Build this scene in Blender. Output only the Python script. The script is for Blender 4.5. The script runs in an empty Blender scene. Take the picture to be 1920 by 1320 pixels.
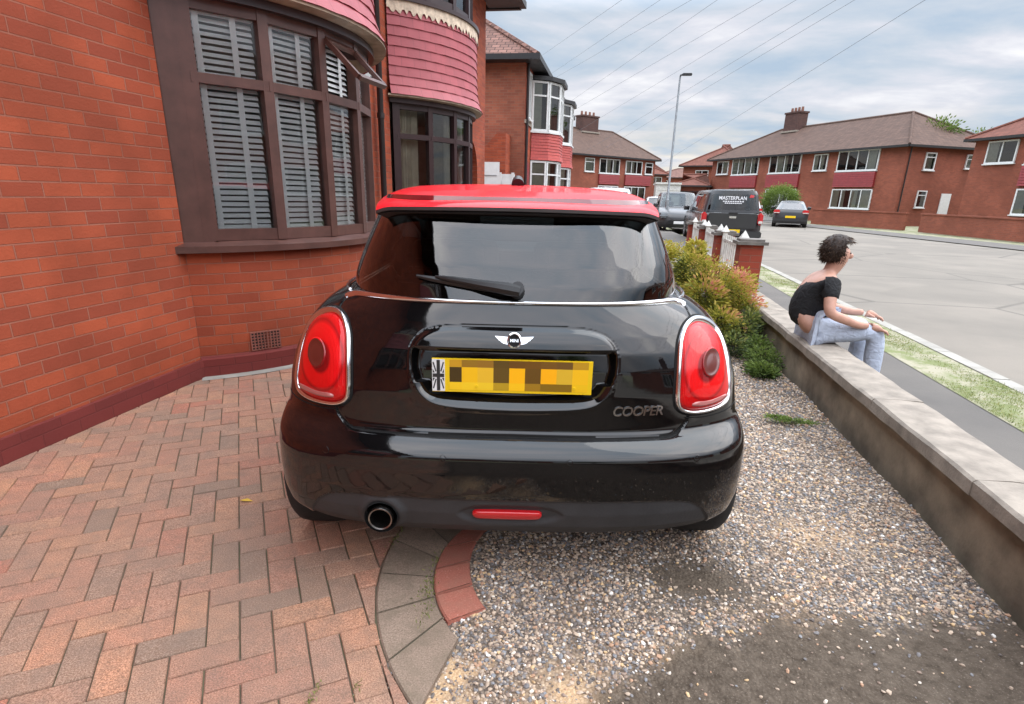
import bpy, bmesh, math, random
import numpy as np
from mathutils import Vector, Matrix
random.seed(7); RNG = np.random.default_rng(11)
SC = bpy.context.scene
COL = SC.collection
rad = math.radians

# ---------------------------------------------------------------- camera
# world: +Y runs along the street, +X is to the right of it; the camera looks 9.5 degrees left of +Y
HEAD = rad(9.5)
def cw(x, y):                    # camera-azimuth frame (x right, y ahead) -> world
    return (x*math.cos(HEAD) - y*math.sin(HEAD), x*math.sin(HEAD) + y*math.cos(HEAD))
cam = bpy.data.cameras.new('camera'); cam_o = bpy.data.objects.new('camera', cam); COL.objects.link(cam_o)
cam.sensor_width = 36; cam.lens = 1082/1920*36; cam.shift_y = 61/1920
cam.clip_start = 0.02; cam.clip_end = 2000
PITCH, ROLL = rad(18.3), 0.025
m = Matrix.Rotation(HEAD, 4, 'Z') @ Matrix.Rotation(math.pi/2 - PITCH, 4, 'X') @ Matrix.Rotation(ROLL, 4, 'Z')
m.translation = (0, 0, 1.35)
cam_o.matrix_world = m
SC.camera = cam_o

# ---------------------------------------------------------------- exposure
SC.view_settings.view_transform = 'Standard'; SC.view_settings.look = 'None'
SC.view_settings.exposure = 0.1; SC.view_settings.gamma = 1
SC.view_settings.use_curve_mapping = False

# ---------------------------------------------------------------- sky and sun (bright overcast)
SUN_EL, SUN_AZ = rad(50), rad(72)       # azimuth clockwise from +Y
W = bpy.data.worlds.new('World'); SC.world = W; W.use_nodes = True
nt = W.node_tree; nt.nodes.clear()
def N(t, tp, **kw):
    n = t.nodes.new(tp)
    for k, v in kw.items():
        if k.startswith('i_'):
            n.inputs[k[2:].replace('_', ' ')].default_value = v
        else: setattr(n, k, v)
    return n
def L(t, a, b): t.links.new(a, b)
def MATH(t, op, a, b=None, c=None, clamp=False):
    n = t.nodes.new('ShaderNodeMath'); n.operation = op; n.use_clamp = clamp
    for k, v in enumerate((a, b, c)):
        if v is None: continue
        if isinstance(v, (int, float)): n.inputs[k].default_value = v
        else: t.links.new(v, n.inputs[k])
    return n.outputs[0]
def RAMP(t, fac, stops, interp='LINEAR'):
    n = t.nodes.new('ShaderNodeValToRGB'); n.color_ramp.interpolation = interp
    e = n.color_ramp.elements
    while len(e) < len(stops): e.new(0.5)
    for k, (p, c) in enumerate(stops):
        e[k].position = p
        e[k].color = (c, c, c, 1) if isinstance(c, (int, float)) else tuple(c) + (1,)
    if fac is not None: t.links.new(fac, n.inputs[0])
    return n.outputs[0]
def MIX(t, fac, a, b, mode='MIX'):
    n = t.nodes.new('ShaderNodeMix'); n.data_type = 'RGBA'; n.blend_type = mode
    for s, v in ((0, fac), (6, a), (7, b)):
        if isinstance(v, (int, float)): n.inputs[s].default_value = v if s == 0 else (v, v, v, 1)
        elif isinstance(v, tuple): n.inputs[s].default_value = v if len(v) == 4 else v + (1,)
        else: t.links.new(v, n.inputs[s])
    return n.outputs[2]
def NOISE(t, vec, scale, detail=4, rough=.55, dist=0.0):
    n = t.nodes.new('ShaderNodeTexNoise'); n.inputs['Scale'].default_value = scale
    n.inputs['Detail'].default_value = detail; n.inputs['Roughness'].default_value = rough
    n.inputs['Distortion'].default_value = dist
    if vec is not None: t.links.new(vec, n.inputs['Vector'])
    return n.outputs['Fac']
sky = N(nt, 'ShaderNodeTexSky', sky_type='NISHITA', sun_disc=False, sun_elevation=SUN_EL, sun_rotation=SUN_AZ)
tc = N(nt, 'ShaderNodeTexCoord'); sx = N(nt, 'ShaderNodeSeparateXYZ'); L(nt, tc.outputs['Generated'], sx.inputs[0])
zc = MATH(nt, 'MAXIMUM', sx.outputs[2], 0.0)
den = MATH(nt, 'ADD', zc, 0.16)
cb = N(nt, 'ShaderNodeCombineXYZ')
L(nt, MATH(nt, 'DIVIDE', sx.outputs[0], den), cb.inputs[0]); L(nt, MATH(nt, 'DIVIDE', sx.outputs[1], den), cb.inputs[1])
mp = N(nt, 'ShaderNodeMapping'); L(nt, cb.outputs[0], mp.inputs[0]); mp.inputs['Rotation'].default_value = (0, 0, rad(-22)); mp.inputs['Scale'].default_value = (1.0, 1.35, 1); mp.inputs['Location'].default_value = (2.2, .4, 0)
n1 = NOISE(nt, mp.outputs[0], 0.95, 6, .56, .5)
n2 = NOISE(nt, mp.outputs[0], 2.6, 5, .55, .3)
cl = MATH(nt, 'ADD', MATH(nt, 'MULTIPLY', n1, .7), MATH(nt, 'MULTIPLY', n2, .3))
K = 10.0
def kc(c): return tuple(x*K for x in c)
ccol = RAMP(nt, cl, [(.38, (.40, .50, .62)), (.47, (.52, .58, .66)), (.55, (.66, .67, .73)), (.66, (.90, .89, .90))])
# brighter overhead than near the horizon, as an overcast sky is
gain = RAMP(nt, zc, [(0.0, .110), (.25, .116), (.31, .22), (.42, .38), (.60, .50), (1.0, .58)])
ccol = MIX(nt, 1.0, ccol, gain, 'MULTIPLY')
warm = RAMP(nt, zc, [(0.0, 0.75), (.05, .55), (.13, 0.0)])
warmm = MATH(nt, 'MULTIPLY', warm, RAMP(nt, n2, [(.40, .1), (.58, 1.0)]))
ccol = MIX(nt, warmm, ccol, (.086, .078, .064))
amp = N(nt, 'ShaderNodeVectorMath', operation='SCALE'); L(nt, ccol, amp.inputs[0]); amp.inputs['Scale'].default_value = K*10
blend = MIX(nt, .93, sky.outputs[0], amp.outputs[0])
bg = N(nt, 'ShaderNodeBackground', i_Strength=0.1); L(nt, blend, bg.inputs['Color'])
L(nt, bg.outputs[0], N(nt, 'ShaderNodeOutputWorld').inputs[0])
sl = bpy.data.lights.new('sun', 'SUN'); sl.energy = 1.5; sl.angle = rad(60); sl.color = (1, .95, .88)
so = bpy.data.objects.new('sun', sl); COL.objects.link(so)
sd = Vector((math.sin(SUN_AZ)*math.cos(SUN_EL), math.cos(SUN_AZ)*math.cos(SUN_EL), math.sin(SUN_EL)))
so.rotation_euler = sd.to_track_quat('Z', 'Y').to_euler(); so.location = sd*30

# ---------------------------------------------------------------- materials
def newmat(name):
    mt = bpy.data.materials.new(name); mt.use_nodes = True; t = mt.node_tree
    return mt, t, t.nodes['Principled BSDF']
def bump(t, b, h, strength=.5, dist=.01):
    n = N(t, 'ShaderNodeBump'); n.inputs['Strength'].default_value = strength; n.inputs['Distance'].default_value = dist
    L(t, h, n.inputs['Height']); L(t, n.outputs[0], b.inputs['Normal'])
def plain(name, c, rough=.6, metal=0.0, var=.12, vscale=8.0, spec=.5, coat=0.0, bmp=0.0, c2=None):
    mt, t, b = newmat(name)
    o = N(t, 'ShaderNodeTexCoord').outputs['Object']
    f = NOISE(t, o, vscale, 5)
    c2 = c2 or tuple(x*(1-var*2) for x in c)
    L(t, MIX(t, RAMP(t, f, [(.35, 0.0), (.65, 1.0)]), c, c2), b.inputs['Base Color'])
    b.inputs['Roughness'].default_value = rough; b.inputs['Metallic'].default_value = metal
    b.inputs['Specular IOR Level'].default_value = spec; b.inputs['Coat Weight'].default_value = coat
    b.inputs['Coat Roughness'].default_value = .03
    if bmp: bump(t, b, NOISE(t, o, vscale*9, 4), bmp, .004)
    return mt
def brick(name, c1, c2, mortar, bw=.225, bh=.075, mo=.010, dark=.25, scale_noise=1.4, bmp=.5, stain=.25):
    mt, t, b = newmat(name)
    uv = N(t, 'ShaderNodeTexCoord').outputs['UV']
    br = N(t, 'ShaderNodeTexBrick'); L(t, uv, br.inputs[0])
    br.inputs['Scale'].default_value = 1; br.inputs['Brick Width'].default_value = bw
    br.inputs['Row Height'].default_value = bh; br.inputs['Mortar Size'].default_value = mo/2
    br.inputs['Mortar Smooth'].default_value = .3; br.inputs['Bias'].default_value = 0
    br.inputs['Color1'].default_value = c1+(1,); br.inputs['Color2'].default_value = c2+(1,); br.inputs['Mortar'].default_value = mortar+(1,)
    # a few darker bricks
    br2 = N(t, 'ShaderNodeTexBrick'); L(t, uv, br2.inputs[0]); br2.offset = .5
    for k, v in (('Scale', 1), ('Brick Width', bw), ('Row Height', bh), ('Mortar Size', 0.0), ('Bias', -.35)): br2.inputs[k].default_value = v
    br2.inputs['Color1'].default_value = (1, 1, 1, 1); br2.inputs['Color2'].default_value = (0, 0, 0, 1)
    col = MIX(t, MATH(t, 'MULTIPLY', RAMP(t, br2.outputs['Color'], [(.0, 1.0), (.35, 0.0)]), dark), br.outputs['Color'], tuple(x*.45 for x in c2))
    n = NOISE(t, uv, scale_noise, 5, .6)
    col = MIX(t, RAMP(t, n, [(.38, stain), (.6, 0.0)]), col, tuple(x*.35 for x in c1))
    n3 = NOISE(t, uv, 60, 3, .7)
    col = MIX(t, MATH(t, 'MULTIPLY', n3, .35), col, tuple(x*.5 for x in c1))
    L(t, col, b.inputs['Base Color']); b.inputs['Roughness'].default_value = .82; b.inputs['Specular IOR Level'].default_value = .3
    h = MATH(t, 'SUBTRACT', MATH(t, 'MULTIPLY', n3, .4), br.outputs['Fac'])
    bump(t, b, h, bmp, .006)
    return mt
def tilemat(name, c1, c2, joint, bw, bh, rough=.5, gap=.006, lum=.2):
    mt, t, b = newmat(name)
    uv = N(t, 'ShaderNodeTexCoord').outputs['UV']
    br = N(t, 'ShaderNodeTexBrick'); L(t, uv, br.inputs[0])
    for k, v in (('Scale', 1), ('Brick Width', bw), ('Row Height', bh), ('Mortar Size', gap/2), ('Mortar Smooth', .2)): br.inputs[k].default_value = v
    br.inputs['Color1'].default_value = c1+(1,); br.inputs['Color2'].default_value = c2+(1,); br.inputs['Mortar'].default_value = joint+(1,)
    n = NOISE(t, uv, 3, 5, .65)
    col = MIX(t, RAMP(t, n, [(.35, lum), (.62, 0.0)]), br.outputs['Color'], tuple(x*.45 for x in c1))
    L(t, col, b.inputs['Base Color']); b.inputs['Roughness'].default_value = rough; b.inputs['Specular IOR Level'].default_value = .5 if rough < .7 else .12
    bump(t, b, MATH(t, 'ADD', MATH(t, 'MULTIPLY', br.outputs['Fac'], -1.0), MATH(t, 'MULTIPLY', NOISE(t, uv, 30, 3), .3)), .4, .004)
    return mt
def glassmat(name, tint, refl=1.0, rough=.01, ior=1.5):
    mt = bpy.data.materials.new(name); mt.use_nodes = True; t = mt.node_tree; t.nodes.clear()
    out = N(t, 'ShaderNodeOutputMaterial'); tr = N(t, 'ShaderNodeBsdfTransparent'); tr.inputs[0].default_value = tint+(1,)
    gl = N(t, 'ShaderNodeBsdfGlossy'); gl.inputs['Roughness'].default_value = rough
    o = N(t, 'ShaderNodeTexCoord').outputs['Object']
    bn = N(t, 'ShaderNodeBump'); bn.inputs['Strength'].default_value = .05; bn.inputs['Distance'].default_value = .02
    L(t, NOISE(t, o, 2.2, 1), bn.inputs['Height']); L(t, bn.outputs[0], gl.inputs['Normal'])
    # two surfaces reflect: a higher fresnel weight than one face alone
    fr = N(t, 'ShaderNodeFresnel'); fr.inputs[0].default_value = ior
    mx = N(t, 'ShaderNodeMixShader'); L(t, MATH(t, 'MULTIPLY', fr.outputs[0], 1.7*refl, clamp=True), mx.inputs[0])
    L(t, tr.outputs[0], mx.inputs[1]); L(t, gl.outputs[0], mx.inputs[2]); L(t, mx.outputs[0], out.inputs[0])
    return mt
M = {}
M['brick_near'] = brick('painted_orange_brick', (.43, .088, .036), (.27, .054, .028), (.34, .13, .085), mo=.010, dark=.9, stain=.45, bmp=1.0)
M['brick_plinth'] = brick('painted_red_plinth', (.20, .035, .03), (.16, .03, .026), (.15, .03, .026), mo=.008, dark=.2)
M['brick_far'] = brick('red_brown_brick', (.33, .095, .055), (.24, .072, .045), (.24, .12, .085), mo=.012, dark=.5, stain=.5, scale_noise=.5)
M['brick_side'] = brick('weathered_side_brick', (.40, .13, .075), (.27, .085, .055), (.27, .17, .12), mo=.012, dark=.6, stain=.65, scale_noise=.45)
M['brick_pier'] = brick('red_pier_brick', (.36, .065, .035), (.27, .05, .03), (.24, .10, .07), mo=.01, dark=.4)
M['tile_pink'] = tilemat('pink_painted_tile', (.42, .082, .098), (.35, .066, .080), (.16, .032, .038), .17, .1, .55, .004, .30)
M['tile_red'] = tilemat('red_hung_tile', (.50, .065, .05), (.42, .05, .04), (.16, .03, .03), .17, .1, .5)
M['tile_darkred'] = tilemat('dark_red_hung_tile', (.30, .03, .032), (.25, .025, .028), (.10, .02, .02), .17, .1, .5)
M['roof'] = tilemat('brown_roof_tile', (.135, .085, .066), (.10, .065, .052), (.06, .04, .035), .3, .3, .8, .02, .35)
M['roof_red'] = tilemat('red_roof_tile', (.20, .08, .058), (.15, .062, .046), (.08, .04, .035), .3, .3, .8, .02, .35)
M['roof_pink'] = tilemat('weathered_pink_roof_tile', (.27, .145, .115), (.15, .085, .07), (.05, .032, .028), .25, .17, .8, .03, .3)
M['frame_brown'] = plain('brown_window_frame', (.105, .045, .035), .38, var=.15)
M['frame_dark'] = plain('dark_mahogany_frame', (.036, .016, .017), .35)
M['frame_white'] = plain('white_window_frame', (.70, .71, .70), .4, var=.05)
M['white'] = plain('white_blind', (.93, .94, .95), .5, var=.03)
_t = M['white'].node_tree; _b = _t.nodes['Principled BSDF']; _tr = N(_t, 'ShaderNodeBsdfTranslucent'); _tr.inputs[0].default_value = (.85, .86, .88, 1); _mx = N(_t, 'ShaderNodeMixShader'); _mx.inputs[0].default_value = .38
L(_t, _b.outputs[0], _mx.inputs[1]); L(_t, _tr.outputs[0], _mx.inputs[2]); L(_t, _mx.outputs[0], [n for n in _t.nodes if n.type == 'OUTPUT_MATERIAL'][0].inputs[0])
M['white_old'] = plain('weathered_white_paint', (.66, .65, .60), .6, var=.15, vscale=12)
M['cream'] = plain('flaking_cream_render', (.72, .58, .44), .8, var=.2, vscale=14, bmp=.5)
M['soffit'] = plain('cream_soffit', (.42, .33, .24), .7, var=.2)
M['curtain'] = plain('cream_curtain', (.62, .58, .48), .8, var=.08)
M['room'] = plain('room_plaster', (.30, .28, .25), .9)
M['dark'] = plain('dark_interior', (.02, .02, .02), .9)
M['black_plastic'] = plain('black_plastic', (.012, .012, .013), .42)
M['pipe'] = plain('dark_downpipe', (.02, .014, .014), .4)
M['gutter'] = plain('black_gutter', (.02, .02, .022), .45)
M['glass'] = glassmat('window_glass', (.94, .96, .95), 1.1)
M['glass_far'] = glassmat('far_window_glass', (.6, .64, .64), 1.3)
M['stone'] = plain('grey_coping_stone', (.33, .285, .235), .9, var=.18, vscale=9, bmp=.6)
M['cap'] = plain('pier_cap_concrete', (.20, .18, .16), .9, var=.2, bmp=.4)
M['render_wall'] = plain('rendered_wall', (.30, .24, .17), .95, var=.25, vscale=5, bmp=.6)
M['terracotta'] = plain('terracotta_air_brick', (.25, .085, .06), .8)
M['galv'] = plain('galvanised_steel', (.34, .37, .39), .45, metal=.6)
M['wire'] = plain('overhead_wire_sheath', (.20, .22, .25), .7)
M['chimney'] = brick('sooty_chimney_brick', (.12, .06, .05), (.08, .045, .04), (.08, .05, .045), dark=.5)
M['pot'] = plain('chimney_pot_clay', (.22, .10, .07), .8)

# ---------------------------------------------------------------- mesh helpers
class MB:
    """collects faces with UVs in metres, then links them as ONE mesh object"""
    def __init__(s): s.v = []; s.f = []; s.uv = []; s.mi = []; s.k = 0
    def face(s, pts, uv=None, mi=None):
        n = len(s.v); pts = [Vector(p) for p in pts]; s.v += pts; s.f.append(tuple(range(n, n+len(pts))))
        if uv is None:
            nr = (pts[1]-pts[0]).cross(pts[-1]-pts[0])
            if len(pts) > 3 and nr.length < 1e-12: nr = (pts[2]-pts[1]).cross(pts[3]-pts[1])
            if nr.length > 1e-12: nr.normalize()
            if abs(nr.z) > .999: t, b = Vector((1, 0, 0)), Vector((0, 1, 0))
            else:
                t = Vector((0, 0, 1)).cross(nr).normalized(); b = nr.cross(t)
            uv = [(p.dot(t), p.dot(b)) for p in pts]
        s.uv.append(uv); s.mi.append(s.k if mi is None else mi)
    def box(s, x0, x1, y0, y1, z0, z1, T=None):
        c = [Vector((x, y, z)) for z in (z0, z1) for y in (y0, y1) for x in (x0, x1)]
        if T is not None: c = [T @ p for p in c]
        for q in ((0, 2, 3, 1), (4, 5, 7, 6), (0, 1, 5, 4), (2, 6, 7, 3), (0, 4, 6, 2), (1, 3, 7, 5)): s.face([c[i] for i in q])
        return s
    def strip(s, a, b, ua=None, z_uv=None, closed=False):
        """quads between two polylines; u = arc length of a"""
        u = 0.0
        for i in range(len(a)-1):
            d = (Vector(a[i+1])-Vector(a[i])).length
            h0 = (Vector(b[i])-Vector(a[i])).length
            v0 = z_uv if z_uv is not None else a[i][2]
            s.face([a[i], a[i+1], b[i+1], b[i]], [(u, v0), (u+d, v0), (u+d, v0+h0), (u, v0+h0)])
            u += d
    def tube(s, pts, r, n=8, cap=True):
        pts = [Vector(p) for p in pts]; rings = []
        rr = r if isinstance(r, (list, tuple)) else [r]*len(pts)
        for i, p in enumerate(pts):
            d = (pts[min(i+1, len(pts)-1)] - pts[max(i-1, 0)]).normalized()
            a = d.orthogonal().normalized() if i == 0 else (pa - d*pa.dot(d)).normalized()
            pa = a; b = d.cross(a)
            rings.append([p + (a*math.cos(2*math.pi*k/n) + b*math.sin(2*math.pi*k/n))*rr[i] for k in range(n)])
        for i in range(len(rings)-1):
            for k in range(n):
                s.face([rings[i][k], rings[i][(k+1) % n], rings[i+1][(k+1) % n], rings[i+1][k]])
        if cap: s.face(rings[0][::-1]); s.face(rings[-1])
        return s
    def build(s, name, mats, parent=None, smooth=False, merge=True, T=None):
        if not isinstance(mats, (list, tuple)): mats = [mats]
        me = bpy.data.meshes.new(name)
        me.from_pydata([tuple(p) for p in s.v], [], s.f)
        uvl = me.uv_layers.new(name='UVMap')
        uvl.data.foreach_set('uv', [c for f in s.uv for p in f for c in p])
        me.polygons.foreach_set('material_index', s.mi)
        for mt in mats: me.materials.append(mt)
        if merge:
            bm = bmesh.new(); bm.from_mesh(me); bmesh.ops.remove_doubles(bm, verts=bm.verts, dist=1e-5); bm.to_mesh(me); bm.free()
        if smooth is not False:
            me.shade_smooth()
            me.set_sharp_from_angle(angle=rad(smooth if smooth is not True else 40))
        o = bpy.data.objects.new(name, me); COL.objects.link(o)
        if parent is not None: o.parent = parent
        if T is not None: o.matrix_local = T
        return o
def thing(name, label, cat, loc=(0, 0, 0), rz=0.0, group=None):
    o = bpy.data.objects.new(name, None); COL.objects.link(o); o.location = loc; o.rotation_euler = (0, 0, rz)
    o.empty_display_size = .1
    o['label'] = label; o['category'] = cat
    if group: o['group'] = group
    return o
def tag(o, label, cat, group=None):
    o['label'] = label; o['category'] = cat
    if group: o['group'] = group
    return o
def structure(o): o['kind'] = 'structure'; return o
def stuff(o, label=None, cat=None):
    o['kind'] = 'stuff'
    if label: o['label'] = label
    if cat: o['category'] = cat
    return o
def npmesh(name, verts, faces, mats, parent=None, smooth=True, mi=None, attrs=None, uv=None):
    """fast mesh from numpy arrays; faces is (n,3) or (n,4)"""
    me = bpy.data.meshes.new(name); nf, k = faces.shape
    me.vertices.add(len(verts)); me.vertices.foreach_set('co', np.ascontiguousarray(verts, dtype=np.float32).ravel())
    me.loops.add(nf*k); me.loops.foreach_set('vertex_index', np.ascontiguousarray(faces, dtype=np.int32).ravel())
    me.polygons.add(nf); me.polygons.foreach_set('loop_start', np.arange(nf, dtype=np.int32)*k)
    if mi is not None: me.polygons.foreach_set('material_index', np.ascontiguousarray(mi, dtype=np.int32))
    me.update(calc_edges=True)
    if not isinstance(mats, (list, tuple)): mats = [mats]
    for mt in mats: me.materials.append(mt)
    if attrs is not None:
        for an, (dom, arr) in attrs.items():
            at = me.attributes.new(an, 'FLOAT', dom); at.data.foreach_set('value', np.ascontiguousarray(arr, dtype=np.float32))
    if uv is not None:
        l = me.uv_layers.new(name='UVMap'); l.data.foreach_set('uv', np.ascontiguousarray(uv[faces.ravel()], dtype=np.float32).ravel())
    me.polygons.foreach_set('use_smooth', np.full(nf, bool(smooth)))
    me.validate()
    o = bpy.data.objects.new(name, me); COL.objects.link(o)
    if parent is not None: o.parent = parent
    return o
def inpoly(px, py, poly):
    poly = np.asarray(poly, float); ins = np.zeros(np.shape(px), bool); j = len(poly)-1
    for i in range(len(poly)):
        xi, yi = poly[i]; xj, yj = poly[j]
        c = ((yi > py) != (yj > py)) & (px < (xj-xi)*(py-yi)/((yj-yi) if abs(yj-yi) > 1e-12 else 1e-12)+xi)
        ins ^= c; j = i
    return ins
def segdist(px, py, poly, closed=True):
    poly = np.asarray(poly, float); d = np.full(np.shape(px), 1e9); n = len(poly)
    for i in range(n if closed else n-1):
        a = poly[i]; b = poly[(i+1) % n]; ab = b-a; l2 = max(ab@ab, 1e-12)
        t = np.clip(((px-a[0])*ab[0]+(py-a[1])*ab[1])/l2, 0, 1)
        d = np.minimum(d, np.hypot(px-a[0]-t*ab[0], py-a[1]-t*ab[1]))
    return d
def smoothpoly(pts, n=8, closed=True):
    """Catmull-Rom through the points"""
    pts = [np.array(p, float) for p in pts]; m_ = len(pts); out = []
    for i in range(m_ if closed else m_-1):
        g = (lambda k: pts[k % m_]) if closed else (lambda k: pts[min(max(k, 0), m_-1)])
        p0, p1, p2, p3 = g(i-1), g(i), g(i+1), g(i+2)
        for k in range(n):
            t = k/n
            out.append(.5*((2*p1)+(-p0+p2)*t+(2*p0-5*p1+4*p2-p3)*t*t+(-p0+3*p1-3*p2+p3)*t**3))
    if not closed: out.append(pts[-1])
    return np.array(out)
# ================================================================ the ground
def sheet(name, poly, z, mt, uvs=True):
    b = MB(); b.face([(x, y, z) for x, y in poly]); return structure(b.build(name, mt))
mt, t, b_ = newmat('asphalt_beige')
o_ = N(t, 'ShaderNodeTexCoord').outputs['Object']
f_ = NOISE(t, o_, .6, 5, .6); g_ = NOISE(t, o_, 90, 3, .8)
c_ = MIX(t, RAMP(t, f_, [(.35, 0.0), (.65, 1.0)]), (.235, .205, .17), (.175, .155, .13))
c_ = MIX(t, MATH(t, 'MULTIPLY', g_, .4), c_, (.12, .11, .09))
cv = N(t, 'ShaderNodeTexVoronoi', feature='DISTANCE_TO_EDGE'); cv.inputs['Scale'].default_value = .28
wv_ = N(t, 'ShaderNodeVectorMath', operation='ADD'); L(t, o_, wv_.inputs[0]); L(t, N(t, 'ShaderNodeTexNoise', i_Scale=1.5).outputs['Color'], wv_.inputs[1]); L(t, wv_.outputs[0], cv.inputs['Vector'])
c_ = MIX(t, RAMP(t, cv.outputs['Distance'], [(.004, .55), (.012, 0.0)]), c_, (.07, .065, .055))
f2 = NOISE(t, o_, .22, 2, .4); c_ = MIX(t, RAMP(t, f2, [(.56, 0.0), (.57, .35)]), c_, (.14, .125, .105))
L(t, c_, b_.inputs['Base Color']); b_.inputs['Roughness'].default_value = .95; bump(t, b_, g_, .4, .005); M['road'] = mt
mt, t, b_ = newmat('pavement_tarmac')
o_ = N(t, 'ShaderNodeTexCoord').outputs['Object']; f_ = NOISE(t, o_, 1.1, 5, .6); g_ = NOISE(t, o_, 120, 3, .8)
c_ = MIX(t, RAMP(t, f_, [(.35, 0.0), (.65, 1.0)]), (.15, .135, .118), (.11, .10, .09))
c_ = MIX(t, MATH(t, 'MULTIPLY', g_, .5), c_, (.08, .075, .07))
L(t, c_, b_.inputs['Base Color']); b_.inputs['Roughness'].default_value = .95; bump(t, b_, g_, .4, .005); M['pavement'] = mt
mt, t, b_ = newmat('verge_ground')
o_ = N(t, 'ShaderNodeTexCoord').outputs['Object']; f_ = NOISE(t, o_, 3.5, 6, .7); g_ = NOISE(t, o_, 60, 3, .8)
c_ = MIX(t, RAMP(t, f_, [(.42, 0.0), (.58, 1.0)]), (.36, .33, .24), (.17, .20, .07))
c_ = MIX(t, MATH(t, 'MULTIPLY', g_, .4), c_, (.12, .11, .07))
L(t, c_, b_.inputs['Base Color']); b_.inputs['Roughness'].default_value = .95; M['verge'] = mt
M['kerb'] = plain('kerb_stone', (.36, .34, .30), .9, var=.15, vscale=4, bmp=.4)
M['earth'] = plain('bare_earth', (.12, .095, .07), .95, var=.2, vscale=5, bmp=.6)

sheet('ground', [(-600, -400), (600, -400), (600, 900), (-600, 900)], -.13, M['verge'])
sheet('road', [(3.25, -60), (12.5, -60), (12.5, 14), (13.4, 22), (9.0, 45), (4.0, 62), (1.5, 90), (-3, 140), (-9, 140), (-5.0, 80), (-.5, 50), (2.6, 32), (3.25, 20)], -.06, M['road'])
sheet('pavement', [(1.70, -60), (2.62, -60), (2.62, 21), (1.9, 33), (-1.5, 51), (-2.4, 51), (1.0, 33), (1.70, 20)], 0.0, M['pavement'])
sheet('grass_verge', [(2.62, -60), (3.12, -60), (3.12, 20.5), (2.62, 21)], .004, M['verge'])
kb = MB(); kb.box(3.12, 3.25, -60, -3, -.12, .012)
for i in range(26): kb.box(3.12+random.uniform(-.004, .004), 3.25+random.uniform(-.003, .006), -3+.9*i, -3+.9*(i+1)-.012, -.12, .012+random.uniform(-.006, .006))
kb.box(12.5, 12.62, -60, 14, -.12, .03); structure(kb.build('kerb', M['kerb']))
sheet('far_pavement', [(12.62, -60), (14.6, -60), (14.6, 14), (15.4, 23), (11.0, 46), (5.6, 64), (4.0, 62), (9.0, 45), (13.4, 22), (12.62, 14)], -.03, M['pavement'])
sheet('neighbour_forecourt', [(-9, 8.6), (1.42, 8.6), (1.70, 20), (1.0, 33), (-1.5, 50), (-9, 50)], -.02, M['road'])

# ---- block paving in a herringbone, cut to the grey kerb ring
GC, GR = (.263, 1.950), 1.056          # grey ring, outer edge
RC, RR = (-.066, 1.848), .510          # red ring, outer edge
QC, QR = (.034, 1.924), .500           # red ring, inner edge
ang = rad(24.7)+HEAD; wx, wy = .0965, .0965
ca, sa = math.cos(ang), math.sin(ang)
p0 = cw(-.623, 1.464)
pv, pf, pr = [], [], []
def clip_circle(poly, c, r):
    """cut away the part of a small convex polygon that lies inside the circle (its arc is near straight over one block)"""
    cen = np.mean(poly, 0); d = cen-np.array(c); l = np.hypot(*d); n_ = d/l; out = []
    def sdf(p): return (np.asarray(p)-c)@n_-r if abs(l-r) < .3 else 1.0
    k = len(poly)
    for i in range(k):
        a, b = poly[i], poly[(i+1) % k]; da, db = sdf(a), sdf(b)
        if da >= 0: out.append(a)
        if (da >= 0) != (db >= 0): out.append(a+(b-a)*(da/(da-db)))
    return out
pav = MB(); pav_rnd = []
def add_block(cx, cy, w, h):
    """w,h in units along the rotated axes; corner at (cx,cy) units"""
    g = .0022
    loc = [(cx*wx+g, cy*wy+g), ((cx+w)*wx-g, cy*wy+g), ((cx+w)*wx-g, (cy+h)*wy-g), (cx*wx+g, (cy+h)*wy-g)]
    P = [np.array([p0[0]+a*ca-b*sa, p0[1]+a*sa+b*ca]) for a, b in loc]
    cen = np.mean(P, 0)
    if cen[0] < -3.3 or cen[0] > -.05 or cen[1] < -2.2 or cen[1] > 6.5: return
    if cen[1] > 3.6 and cen[0] > -.9: return
    if np.hypot(*(cen-GC)) < GR-.12: return
    if cen[1] < GC[1]-GR*.94 and cen[0] > -.56: return
    P = clip_circle(P, np.array(GC), GR+.004)
    if len(P) < 3: return
    ar = .5*abs(sum(P[i][0]*P[(i+1) % len(P)][1]-P[(i+1) % len(P)][0]*P[i][1] for i in range(len(P))))
    if ar < .0006: return
    cen = np.mean(P, 0); z = random.gauss(0, .0012); tx, ty = random.gauss(0, .004), random.gauss(0, .004)
    r = random.random(); n0 = len(pav.f)
    def zz(p, dz): return z+dz+(p[0]-cen[0])*tx+(p[1]-cen[1])*ty
    top = []
    for p in P:
        d = cen-p; d = d/np.hypot(*d); q = p+d*.004; top.append((q[0], q[1], zz(q, 0.0)))
    mid = [(p[0], p[1], zz(p, -.004)) for p in P]; bot = [(p[0], p[1], -.035) for p in P]
    k = len(P); pav.face(top)
    for i in range(k):
        j = (i+1) % k
        pav.face([mid[i], mid[j], top[j], top[i]]); pav.face([bot[i], bot[j], mid[j], mid[i]])
    pav_rnd.extend([r]*(len(pav.f)-n0))
for i in range(-60, 70):
    for j in range(-90, 90):
        # 2:1 herringbone: the pattern repeats every 4 units along the diagonal
        k = (i+j) % 4
        if k == 0: add_block(i, j, 2, 1)          # lying block covers (i,j),(i+1,j)
        if k == 2: add_block(i, j, 1, 2)          # standing block covers (i,j),(i,j+1)
mt, t, b_ = newmat('clay_block_paver')
tcn = N(t, 'ShaderNodeTexCoord').outputs['Object']
at = N(t, 'ShaderNodeAttribute'); at.attribute_name = 'rnd'
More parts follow.
